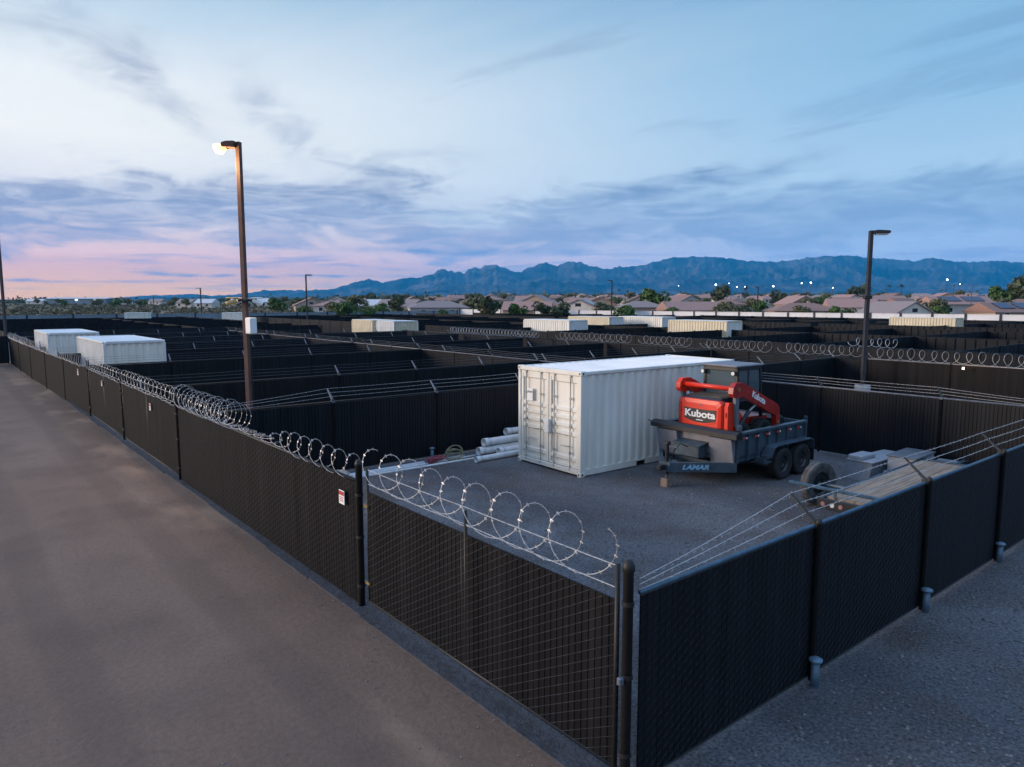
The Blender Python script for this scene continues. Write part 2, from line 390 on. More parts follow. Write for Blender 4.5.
def strand(L, y, z, sag, r=.0045, barbs=True, x0=0, posts=None, seed=1, start=None):
    rnd = random.Random(seed); mb = MB(); posts = posts or [x0, x0+L]; pts = []
    for a, b in zip(posts[:-1], posts[1:]):
        s = sag*rnd.uniform(.3,1.4)
        for k in range(6):
            t = k/6; q = t if (start and a == posts[0]) else 1; zs = start if start else z; pts.append((a+(b-a)*t, y*q+rnd.uniform(-.004,.004), zs+(z-zs)*q-4*s*t*(1-t)))
    pts.append((posts[-1], y, z))
    mb.tube(pts, r, 4)
    if barbs:
        x = posts[0]+.06
        while x < posts[-1]:
            # locate
            for i in range(len(pts)-1):
                if pts[i][0] <= x <= pts[i+1][0]:
                    f = (x-pts[i][0])/(pts[i+1][0]-pts[i][0]); zz = pts[i][2]*(1-f)+pts[i+1][2]*f; break
            a = rnd.uniform(0,PI); c, s_ = math.cos(a)*.018, math.sin(a)*.018
            yy = pts[i][1]; mb.tube([(x-.004,yy-c,zz-s_),(x+.004,yy+c,zz+s_)], .002, 3); x += .125
    return mb
post_cache = {}
def post_mesh(h, r, m):
    k = (round(h,2), r, m.name)
    if k not in post_cache:
        mb = MB(); mb.lathe([(0,0),(r,0),(r,h),(r*1.12,h+.002),(r*1.12,h+.03),(r*.7,h+.06),(0,h+.07)], 12, closed=False)
        post_cache[k] = mb.mesh('post', m, True)
    return post_cache[k]
arm_cache = {}
def arm_mesh(lean, m, w=.028):
    k = (lean, m.name)
    if k not in arm_cache:
        mb = MB(); y1 = .30*lean; z1 = .27
        mb.hexa([(-w,-.02,0),(w,-.02,0),(w,.02,0),(-w,.02,0),(-w*.55,y1-.012,z1),(w*.55,y1-.012,z1),(w*.55,y1+.012,z1),(-w*.55,y1+.012,z1)])
        mb.box(-.04,-.045,-.05,.04,.045,.0)
        arm_cache[k] = mb.mesh('wire_arm', m)
    return arm_cache[k]
def fence(label, p0, p1, h=1.8, posts=None, slat='slat', w=.05, lean=0, rail='post', coil=None, link=0, tidy=True, wires=3, group=None, detail=2, armmat='galv_matte', pr=.034, name='slat_fence', z0=.05, cat='fence'):
    p0 = Vector(p0); p1 = Vector(p1); d = p1-p0; L = d.length; rz = math.atan2(d.y, d.x)
    gzz = gz(p0.x, p0.y)
    if posts is None:
        n = max(1, round(L/3.05)); posts = [L*i/n for i in range(n+1)]
    if detail == 0:       # far away: one mesh
        mb = slat_panel(L, .02, h, w=.6, t=.01)
        for x in posts: mb.box(x-.04,-.05,0,x+.04,.05,h+.08)
        mb.box(0,-.03,h-.02,L,.03,h+.03)
        mb2 = MB()
        o = mb.build(name, M[slat]); o.location = (p0.x,p0.y,gzz); o.rotation_euler = (0,0,rz); tag(o, label, cat, group)
        return o
    t = empty(name, label, cat, (p0.x,p0.y,gzz), rz, group)
    slat_panel(L, z0, h-.03, w=w).build('slat_panel', M[slat], t)
    mb = MB(); mb.tube([(0,0,h),(L,0,h)], .024, 8); mb.build('top_rail', M[rail], t, True)
    if detail > 1:
        mb = MB(); mb.tube([(0,-.014,z0),(L,-.014,z0)], .012, 6); mb.build('bottom_wire', M['post'], t)
    pm = post_mesh(h+.02, pr, M['post'])
    for x in (posts[1:] if link == -1 else posts):
        inst(pm, 'post', t, (x, -.045 if link else 0, 0))
    if link:
        for s in ((1,) if link == 1 else ((-1,) if link == -1 else (1,-1))):
            chain_link(L, z0, h-.02, s*.017).build('chain_link', M['link_dull'] if s > 0 else M['post'], t)
    if lean:
        am = arm_mesh(lean, M[armmat])
        for x in posts[(1 if detail > 1 and posts[0] == 0 else 0):]: inst(am, 'wire_arm', t, (x, 0, h+.03))
        for k in range(wires):
            f = (k+1)/wires
            strand(L, .30*lean*f, h+.03+.27*f, .012, barbs=detail > 1, posts=posts, seed=k, start=(h+.02+.05*k if detail > 1 else None), r=.0042 if detail > 1 else .0045).build('barbed_wire', M['barb'] if detail > 1 else M['barb_dull'], t)
    if coil:
        for c in coil:
            c = dict(c); nm = c.pop('name', 'razor_coil')
            helix(**c).build(nm, M['galv'], t, True)
    return t
# --- right fence of the near lot (y = 3.85)
rp = [0,2.92,5.9,8.85,11.8,14.85]
fence('near-black slat fence with blue top rail and barbed wire along the right side', (4.54,3.86), (19.4,3.86), 1.80, rp, 'slat_dark', .085, 1, 'rail_blue', link=-1, armmat='post')
t = empty('corner_post', 'thick black round corner post where the front gate meets the right fence', 'post', (4.47,3.93,0))
mb = MB(); mb.lathe([(0,0),(.046,0),(.046,1.98),(.055,1.985),(.055,2.03),(.036,2.08),(0,2.09)], 16, closed=False); mb.build('pole', M['post'], t, True)
for z in (.3,1.02,1.68):
    mb = MB(); mb.lathe([(.047,z),(.055,z),(.055,z+.04),(.047,z+.04)], 14); mb.build('band', M['post'], t)
mb = MB(); mb.bbox(-.10,-.02,.98,-.05,.03,1.05,.008); mb.build('latch', M['galv_matte'], t)
# --- front double gate
def gate(label, y0, y1, h=1.8, x=4.45, coil=None, lift=.10, mid=True, midpos=None, link=True, slat='slat', wires=True, group=None, sign=None, leanx=0, detail=2):
    # local x runs along +Y from y0; local +y is world -X (the road side)
    t = empty('slat_gate', label, 'gate', (x,y0,0), PI/2, group); L = y1-y0
    slat_panel(L-.06, lift, h-.05, .085, x0=.03).build('slat_panel', M[slat], t)
    mb = MB()
    mb.tube([(.03,0,lift),(.03,0,h+.28)], .024, 8); mb.tube([(L-.03,0,lift),(L-.03,0,h+.28)], .022, 8)
    mb.tube([(.03,0,lift),(L-.03,0,lift)], .02, 8)
    mb.build('gate_frame', M['post'], t, True)
    if mid:
        mp_ = midpos if midpos else L*.5
        mb = MB(); mb.tube([(mp_,-.01,lift),(mp_,-.01,h+.22)], .022, 8); mb.tube([(mp_+.07,-.01,lift),(mp_+.07,-.01,h-.05)], .02, 8); mb.build('meeting_stile', M['post'], t, True)
    if link: chain_link(L-.06, lift, h-.05, .017).build('chain_link', M['link'], t)
    if wires:
        for z in (h+.06, h+.26): strand(L, .0, z, .01, posts=[.03,L*.5,L-.03], barbs=detail > 1, r=.005).build('line_wire', M['barb'], t)
    if coil: helix(**coil).build('razor_coil', M['galv'], t, True)
    for z in (.35, 1.45):
        mb = MB(); mb.bbox(L-.09,.01,z,L+.08,.045,z+.035,.006); mb.build('hinge', M['brass'] if link else M['post'], t)
    return t
gate('wide black slatted double gate in front, topped by big open razor loops', 4.05, 8.72, 1.72, x=4.50,
     coil=dict(x0=.25,x1=4.45,r=.27,pitch=.46,zc=2.03,wob=.10,seed=3,ph=2.0,seg=30,rw=.0046,flat=.78))
def gate_post(label, y, x=4.43, h=2.02, r=.048):
    t = empty('gate_post', label, 'post', (x,y,0))
    mb = MB(); mb.lathe([(0,0),(r,0),(r,h),(r*1.15,h+.003),(r*1.15,h+.04),(r*.8,h+.08),(0,h+.10)], 16, closed=False); mb.build('pole', M['post'], t, True)
    for z in (.3,1.0,1.6):
        mb = MB(); mb.lathe([(r+.001,z),(r+.009,z),(r+.009,z+.04),(r+.001,z+.04)], 14); mb.build('band', M['post'], t)
gate_post('round black gate post between the front double gate and the fence with the sign', 8.80)
# --- fixed front fence 8.9..17.9
def flat(x):   # the coil is squashed between the two tidy stretches
    if x < 2.4: return 1
    if x < 3.4: return 1-.85*(x-2.4)
    if x < 5.2: return .15
    if x < 6.0: return .15+.85*(x-5.2)/.8
    return 1
fence('black slatted front fence bearing the red and white sign, beside the front gate', (4.43,8.88), (4.40,17.9), 1.80, [0,3.0,6.0,9.02], 'slat', .085, 0, 'post', link=1, z0=.04,
      coil=[dict(x0=.05,x1=8.9,r=.18,pitch=.40,zc=1.98,wob=.12,seed=5,ph=.6,pfun=flat,seg=24,rw=.0038,flat=.7),
            dict(x0=4.7,x1=8.8,r=.26,pitch=.27,zc=2.08,wob=.15,seed=11,ph=2.0,seg=22,rw=.0034,flat=.35)])
gate_post('round black gate post with the dense tangle of razor wire on its near side', 18.0, 4.40)
gate('black slatted gate with upright razor loops and a small sign, second from the front', 18.08, 24.3, 1.8, x=4.42, coil=dict(x0=.05,x1=6.1,r=.22,pitch=.43,zc=2.0,wob=.08,seed=6,seg=20,rw=.0034,flat=.85), link=False)
gate_post('round black gate post between the second and the third front gate', 24.4, 4.42)
gate('black slatted gate with a small sign, third from the front', 24.5, 30.2, 1.8, x=4.42, coil=dict(x0=.05,x1=5.6,r=.21,pitch=.45,zc=1.98,wob=.08,seed=8,seg=18,rw=.0034,flat=.85), link=False)
gate_post('round black gate post beyond the third front gate', 30.3, 4.42)
fence('long black slatted front fence run beyond the third gate, below the two pale containers', (4.42,30.4), (4.15,47), 1.8, [0,5.5,11,16.6], 'slat', .06, 0, 'post', detail=1,
      coil=[dict(x0=.05,x1=16.4,r=.20,pitch=.50,zc=1.98,wob=.12,flat=.8,seed=9,seg=14,rw=.0045,barbs=False)])
fence('farthest black slatted front fence run, reaching the left edge', (4.15,47), (4.1,59), 1.8, [0,6,12], 'slat', .08, 0, 'post', detail=1,
      coil=[dict(x0=.05,x1=11.8,r=.20,pitch=.60,zc=1.98,wob=.12,flat=.8,seed=10,seg=12,rw=.007,barbs=False)])
fence('dark slatted fence closing the far end of the dirt road at the left edge', (4.0,59.3), (-16,59.3), 1.9, None, 'slat_dark', .2, 0, 'post', detail=1)
# signs
def sign(label, y, z, s=.24, x=4.375):
    t = empty('warning_sign', label, 'sign', (x,y,z), PI/2, 'small warning signs on the front fence')
    mb = MB(); mb.bbox(-s*.42,0,-s*.5,s*.42,.012,s*.5,.003); mb.build('plate', M['white'], t)
    mb = MB(); mb.box(-s*.38,.0125,s*.16,s*.38,.015,s*.44)
    mb.build('red_band', M['signred'], t)
    mb = MB()
    for k, w_ in enumerate((.30,.24,.28)): mb.box(-s*w_,.0125,-s*.02-k*s*.13,s*w_,.0145,s*.03-k*s*.13)
    mb.build('text_lines', M['signred'], t)
sign('white sign with red top band on the front fence beside the foreground gate post', 9.22, 1.50, .20)
sign('small red and white sign on the second gate from the front', 20.6, 1.48, .18)
sign('small pale sign on the third gate from the front', 27.4, 1.5, .18)
sign('tiny pale sign on the long front fence beyond the third gate', 32.4, 1.5, .24)
# --- interior partitions of block A
ys = [16.35,22.35,31.6,39.2,46,53,60]
lab = ['tall dark partition fence behind the pipes and the white container, closing the near lot',
       'second dark partition fence with barbed wire, behind the lamp with the white box',
       'third dark partition fence with barbed wire','fourth dark partition fence, in line with the near small container','fifth dark partition fence from the near lot',
       'sixth dark partition fence from the near lot','seventh dark partition fence from the near lot, between front fence and long pale-railed fence']
lab[2] = 'third dark partition fence with barbed wire, counted away from the near lot'
for i, y in enumerate(ys):
    n = 5; P = [.0+3.03*k for k in range(n)]+[15.0]
    fence(lab[i], (4.55,y), (19.55,y), 1.8, P, 'slat_dark' if i < 4 else 'slat_far', .085 if i < 3 else .09, 1, 'post' if i > 0 else 'post', detail=2 if i == 0 else 1)
fence('dark pale-capped back fence of the near lot, right of the red loader', (19.45,3.85), (19.45,16.3), 1.86, None, 'slat_dark', .085, 1, 'rail_pale', detail=2)
fence('long dark fence with pale top rail, running away left of the white container', (19.6,16.4), (19.6,62), 1.8, None, 'slat_far', .08, 1, 'rail_pale', detail=1)
# block B
for i, (y, la) in enumerate([(15.5,'dark cross fence ending at the right lamp, above the loader cab'),(22,'dark cross fence second behind the loader cab, in front of the razor wire'),
                  (29.5,'dark cross fence third behind the white container roof'),(37,'dark cross fence fourth behind the white container roof'),(44.5,'dark cross fence fifth behind the white container roof'),
                  (52,'dark cross fence sixth behind the white container roof')]):
    fence(la, (19.7,y), (30.9,y), 1.8, None, 'slat_dark' if i < 2 else 'slat_far', .06, 1, 'post', detail=1)
cz = dict(flat=.7, r=.23, pitch=.42, zc=2.10, wob=.14, seg=16, rw=.0072, barbs=False)
fence('dark fence with bright razor loops right of the lamp with concrete base', (30.2,1.0), (30.6,13.9), 1.85, None, 'slat', .06, 0, 'rail_pale', detail=1,
      coil=[dict(x0=.1,x1=12.7,seed=21,**cz)])
fence('dark fence with a long row of razor loops behind the white container', (30.9,14.1), (31.2,34), 1.8, None, 'slat_far', .06, 0, 'post', detail=1,
      coil=[dict(x0=.1,x1=3.9,seed=22,**cz),dict(x0=4.5,x1=8.4,seed=23,**cz),dict(x0=9.2,x1=12.6,seed=24,**cz),dict(x0=13.4,x1=19.6,seed=25,**cz)])
fence('far dark fence with faint razor loops, left of the small pale container', (31.2,34.2), (31.4,62), 1.8, None, 'slat_far', .08, 0, 'post', detail=1,
      coil=[dict(x0=1.5,x1=12,r=.2,pitch=.36,zc=2.05,wob=.14,seg=12,rw=.012,barbs=False,seed=26)])
fence('dark fence facing the lane beyond the razor wire', (39,0), (39,62), 1.8, None, 'slat_far', .12, 0, 'post', detail=1,
      coil=[dict(flat=.6,x0=16.2,x1=18.6,r=.22,pitch=.4,zc=2.05,wob=.14,seg=12,rw=.014,barbs=False,seed=27)])
# far blocks: single-mesh fences, alike
FG = 'far dark storage yard fences'
for (x0,x1) in ((39.1,66.9),(76.1,104)):
    for y in [6,13.5,21,28.5,36,43.5,51,58.5,66,73.5,81,88.5,96,103.5,111,118.5]:
        if x0 > 70 and y > 110: continue
        fence('distant dark slatted cross fence in the far yard blocks', (x0,y), (x1,y), 1.8, group=FG+' running across', slat='slat_far', detail=0)
for x in (53,67,76,90,104):
    a, b = (-8, 124) if x < 100 else (-8,100)
    for (u,v) in ((a,40),(41,82),(83,b)):
        fence('distant dark slatted lane fence in the far yard blocks', (x,u), (x,v), 1.8, group=FG+' running lengthwise', slat='slat_far', detail=0)
for y in (70,77,84,91,98,105,112,119):
    fence('distant dark slatted cross fence at the far left of the yard', (6,y), (31,y), 1.8, group=FG+' on the left', slat='slat_far', detail=0)
for x in (4.5,19.6,31,39): fence('distant dark slatted lane fence at the far left of the yard', (x,69), (x,124), 1.8, group=FG+' on the left lanes', slat='slat_far', detail=0)
# boundary walls
def wall(label, p0, p1, h, m, capm, t=.25, bay=6):
    p0 = Vector(p0); p1 = Vector(p1); d = p1-p0; L = d.length
    e = empty('boundary_wall', label, 'wall', (p0.x,p0.y,0), math.atan2(d.y,d.x))
    mb = MB(); mb.box(0,-t/2,0,L,t/2,h); mb.build('wall_body', M[m], e)
    mb = MB(); mb.box(-.02,-t/2-.04,h+.002,L+.02,t/2+.04,h+.09); mb.build('coping', M[capm], e)
    n = int(L/bay); pm = MB(); pm.box(-.15,-t/2-.07,0,.15,t/2+.07,h+.20); me = pm.mesh('pier', M['pole'])
    for i in range(n+1): inst(me, 'pier', e, (L*i/n,0,0))
wall('long blue-grey wall along the far left edge of the yard, before the scrub', (-50,134.5), (92,133), 2.0, 'block_blue', 'block_blue')
wall('long whitish wall with dark posts behind the yard, in front of the houses', (93,133), (121,-10), 2.35, 'stucco_wall', 'stucco_wall', bay=4)

# ------------------------------------------------------------------ containers
LC, WC, HT = 6.06, 2.44, 2.59
def corr(L, z0, z1, d=.052, p=.278, n=None):
    """upright trapezoid corrugation along x, outward -y, closed"""
    n = n or int(L/p); p = L/n; pf = []
    for i in range(n):
        a = i*p; pf += [(a,0),(a+p*.30,0),(a+p*.5,d),(a+p*.80,d)]
    pf.append((L,0)); N = len(pf); vs = []
    for z in (z0,z1): vs += [(x,y,z) for x,y in pf]+[(x,y+.01,z) for x,y in pf]
    fs = []
    for i in range(N-1):
        fs += [(i,i+1,2*N+i+1,2*N+i),(N+i+1,N+i,3*N+i,3*N+i+1),(2*N+i,2*N+i+1,3*N+i+1,3*N+i),(i+1,i,N+i,N+i+1)]
    fs += [(0,2*N,3*N,N),(N-1,2*N-1,4*N-1,3*N-1)]
    return MB().add(vs, fs)
def mb_xf(mb, fn): mb.v = [fn(*v) for v in mb.v]; return mb
def container(label, loc, rz, wallm='cont', doorm='cont', roofm='cont_roof', L=LC, detail=1, group=None, doors=True, name='shipping_container'):
    t = empty(name, label, 'container', (loc[0],loc[1],loc[2] if len(loc) > 2 else gz(*loc[:2])), rz, group)
    cp = .09
    corr(L-2*cp, .17, HT-.10).build('side_wall', M[wallm], t, loc=(cp,.012,0))
    w2 = mb_xf(corr(L-2*cp, .17, HT-.10), lambda x,y,z: (x, WC-.012-y, z)); w2.build('side_wall', M[wallm], t, loc=(cp,0,0))
    e = mb_xf(corr(WC-2*cp, .17, HT-.10), lambda x,y,z: (L-.03-y, cp+x, z)); e.build('end_wall', M[wallm], t)
    rf = MB(); n = 22; pf = []
    for i in range(n):
        a = cp+(L-2*cp)*i/n; q = (L-2*cp)/n; pf += [(a,HT-.045),(a+q*.4,HT-.045),(a+q*.5,HT-.022),(a+q*.9,HT-.022)]
    pf += [(L-cp,HT-.045),(L-cp,HT-.10),(cp,HT-.10)]
    rf.prism(pf, cp*.6, WC-cp*.6, 'y'); rf.build('roof', M[roofm], t)
    fr = MB()
    for y in (0,WC-.07): fr.bbox(.1,y,HT-.09,L-.1,y+.07,HT-.012,.01)
    for x in (0.0,L-.07): fr.bbox(x,.1,HT-.115,x+.07,WC-.1,HT-.004,.01)
    for y in (.01,WC-.07):        # bottom rails with a fork pocket
        fr.box(.1,y,.03,L*.33,y+.06,.18); fr.box(L*.33+.36,y,.03,L*.67,y+.06,.18); fr.box(L*.67+.36,y,.03,L-.1,y+.06,.18)
        fr.box(L*.33,y,.14,L*.33+.36,y+.06,.18); fr.box(L*.67,y,.14,L*.67+.36,y+.06,.18)
    fr.bbox(.0,.1,.05,.07,WC-.1,.17,.01); fr.bbox(L-.07,.1,.03,L,WC-.1,.17,.01)
    fr.build('frame', M[wallm], t)
    fl = MB(); fl.box(.08,.08,.15,L-.08,WC-.08,.19); fl.build('underframe', M['dark'], t)
    for x in (0,L-.10):
        for y in (0,WC-.10):
            p = MB(); p.bbox(x+.003,y+.003,.11,x+.097,y+.097,HT-.11,.012); p.build('corner_post', M[wallm], t)
            if detail > 1:
                for z in (0,HT-.118):
                    c = MB(); c.bbox(x-.008,y-.008,z,x+.16,y+.108,z+.118,.012) if x == 0 else c.bbox(x-.06,y-.008,z,x+.108,y+.108,z+.118,.012)
                    o = c.build('corner_casting', M[wallm], t)
                    h = MB(); 
                    if x == 0: h.bbox(-.0105,y+.03,z+.035,-.006,y+.07,z+.085,.002)
                    h.bbox(x+.04,-.0105 if y == 0 else WC+.006,z+.035,x+.09,-.006 if y == 0 else WC+.0105,z+.085,.002); h.build('hole_shade_plate', M['dark'], o)  # dark plates paint the shade inside the casting holes
    if not doors:
        e = mb_xf(corr(WC-2*cp, .17, HT-.10), lambda x,y,z: (.03+y, cp+x, z)); e.build('end_wall', M[doorm], t); return t
    # doors on x=0
    for k in (0,1):
        y0 = .115+k*(WC/2-.10); y1 = y0+WC/2-.125
        bands = [(.20,.36,.0),(.44,.98,0),(1.06,1.18,0),(1.26,1.38,0),(1.46,1.58,0),(1.66,2.30,0),(2.38,2.42,0)] if detail > 1 else [(.25,1.2,0),(1.3,2.3,0)]
        pf = [(.045,.185)]
        for (a,b,_) in bands[:-1] if detail > 1 else bands:
            pf += [(.045,a),(.082,a+.03),(.082,b-.03),(.045,b)]
        pf += [(.045,HT-.125),(.095,HT-.125),(.095,.185)]
        d = MB(); d.prism(pf, y0+.07, y1-.07, 'y')
        d.box(.035,y0,.185,.09,y0+.07,HT-.125); d.box(.035,y1-.07,.185,.09,y1,HT-.125)
        d.box(.037,y0+.07,.183,.09,y1-.07,.24); d.box(.037,y0+.07,HT-.19,.09,y1-.07,HT-.123)
        o = d.build('door', M[doorm], t)
        g = MB(); 
        for yy in (y0-.008,y1): g.box(.048,yy,.18,.075,yy+.008,HT-.118)
        g.box(.048,y0,HT-.123,.075,y1,HT-.113); g.box(.048,y0,.172,.075,y1,.183); g.build('gasket', M['gasket'], o)
        if detail > 1:
            for by in (y0+.28, y1-.22):
                b = MB(); b.tube([(.012,by,.12),(.012,by,HT-.07)], .014, 8)
                for z in (.13,.55,1.2,1.9,HT-.13): b.bbox(.0,by-.035,z-.03,.036,by+.035,z+.03,.006)
                b.build('lock_bar', M['lockbar'], o)
            h = MB(); 
            hy = y0+.28 if k else y1-.22
            h.tube([(-.004,hy,1.0),(-.004,hy+(.40 if k else -.40),.98)], .012, 6)
            h.tube([(-.004,y1-.22 if k else y0+.28,.72),(-.004,(y1-.55) if k else (y0+.60),.70)], .012, 6)
            h.build('handle', M['lockbar'], o)
            yy = y0-.05 if k == 0 else y1+.0
            for z in (.35,.95,1.65,2.25):
                hi = MB(); hi.bbox(.0,yy,z,.05,yy+.05,z+.12,.006); hi.build('hinge', M[doorm], o)
    if detail > 1:
        b = MB(); b.bbox(-.07,WC/2-.10,.95,.035,WC/2+.08,1.30,.012); b.build('lock_box', M['cont_grey'], t)
        b = MB(); b.bbox(-.010,WC-.62,1.70,-.004,WC-.42,2.02,.002) ; pl = b.build('placard', M['white'], t)
        b = MB(); b.box(-.0135,WC-.60,1.90,-.0105,WC-.53,1.95); b.box(-.0135,WC-.51,1.90,-.0105,WC-.44,1.95); b.build('placard_mark', M['acdark'], pl)
    return t
container('large cream-white corrugated shipping container standing in the near gravel lot', (11.98,12.13), R(-1.33), detail=2)
container('pale grey container behind the third front gate, nearer of the two at left', (7.97,33.9), R(91), 'cont_grey', 'cont', doors=False)
container('pale grey container farther left, second of the two behind the front fence', (7.2,44.8), R(90), 'cont_grey', 'cont', doors=False)
container('pale container with bluish right end, just left of image centre beyond the long fence', (32.9,53.4), R(90), 'cont_grey', 'cont_yellow', doors=False, L=3.05)
container('cream container half hidden behind the pale container left of centre', (33.0,57.4), R(90), 'cont_yellow', 'cont_yellow', doors=False, L=4)
container('pale corrugated container with shade-grey right end, above the white container roof', (46.2,46.0), R(92), 'cont', 'cont_grey', doors=False)  # cream lit sides, grey end: shade put into the paint
container('long cream container with tan right end, behind the razor wire above the loader', (54.6,35.6), R(92), 'cont_yellow', 'cont', doors=False)
container('small pale container behind and right of the one above the container roof', (58.5,52.8), R(93), 'cont_yellow', 'cont_grey', doors=False)  # end wall painted greyer as its shaded side
container('pale container between two others, directly below the round green tree', (62.8,49.2), R(93), 'cont', 'cont_grey', doors=False)  # grey end paint carries the shade of that face
container('long cream container against the white boundary wall right of the right lamp', (82,27.8), R(92), 'cont_yellow', 'cont_yellow', doors=False, L=6.3)
container('tiny white container far off at left before the blue-grey wall', (*at(126,104),), HEAD-R(75), 'cont', 'cont', doors=False, L=3.05)
container('tiny white container far off left of the lit lamp pole', (*at(223,106),), HEAD-R(90), 'cont', 'cont', doors=False, L=2.99)

# ------------------------------------------------------------------ wheels
def wheel_parts(r, w, m_t='tyre', lug=False):
    p = []; b = w/2; ri = r*.56
    t = MB(); t.lathe([(ri,-b*.8),(r*.82,-b*1.02),(r*.95,-b*.92),(r,-b*.72),(r,-.012),(r*.985,-.010),(r*.985,.010),(r,.012),(r,b*.72),(r*.95,b*.92),(r*.82,b*1.02),(ri,b*.8)], 36, 'y')
    if lug:
        for k in range(24):
            a = 2*PI*k/24; c, s = math.cos(a), math.sin(a); u = Vector((c,0,s)); v = Vector((-s,0,c)); y = Vector((0,1,0))
            for sg in (-1,1):
                q = u*(r*.985); e = .012; dn = .035
                P = [q-v*.018+y*(sg*.01), q+v*.018+y*(sg*.01), q+v*(.018+dn)+y*(sg*b*.95), q-v*(.018-dn)+y*(sg*b*.95)]
                t.hexa([x for x in P]+[x+u*.025 for x in P])
    h = MB(); h.lathe([(0,-b*.25),(ri*.35,-b*.25),(ri*.4,-b*.45),(ri*.8,-b*.35),(ri*.93,-b*.75),(ri*1.02,-b*.8),(ri*1.02,b*.8),(ri*.9,b*.7),(ri*.85,b*.2),(0,b*.2)], 24, 'y', closed=False)
    for k in range(8):
        a = 2*PI*k/8; h.lathe([(0,-.02),(.012,-.02),(.012,.0),(0,0)], 6, 'y', (ri*.62*math.cos(a), -b*.42, ri*.62*math.sin(a)), closed=False)
    return t.mesh('tyre', M[m_t]), h.mesh('rim', M['rim'])
def wheel(parent, meshes, loc, flip=False, name='wheel'):
    w = bpy.data.objects.new(name, meshes[0]); col.objects.link(w); w.parent = parent; w.location = loc; w.rotation_euler = (0,0,PI if flip else 0)
    r = bpy.data.objects.new('rim', meshes[1]); col.objects.link(r); r.parent = w
    return w
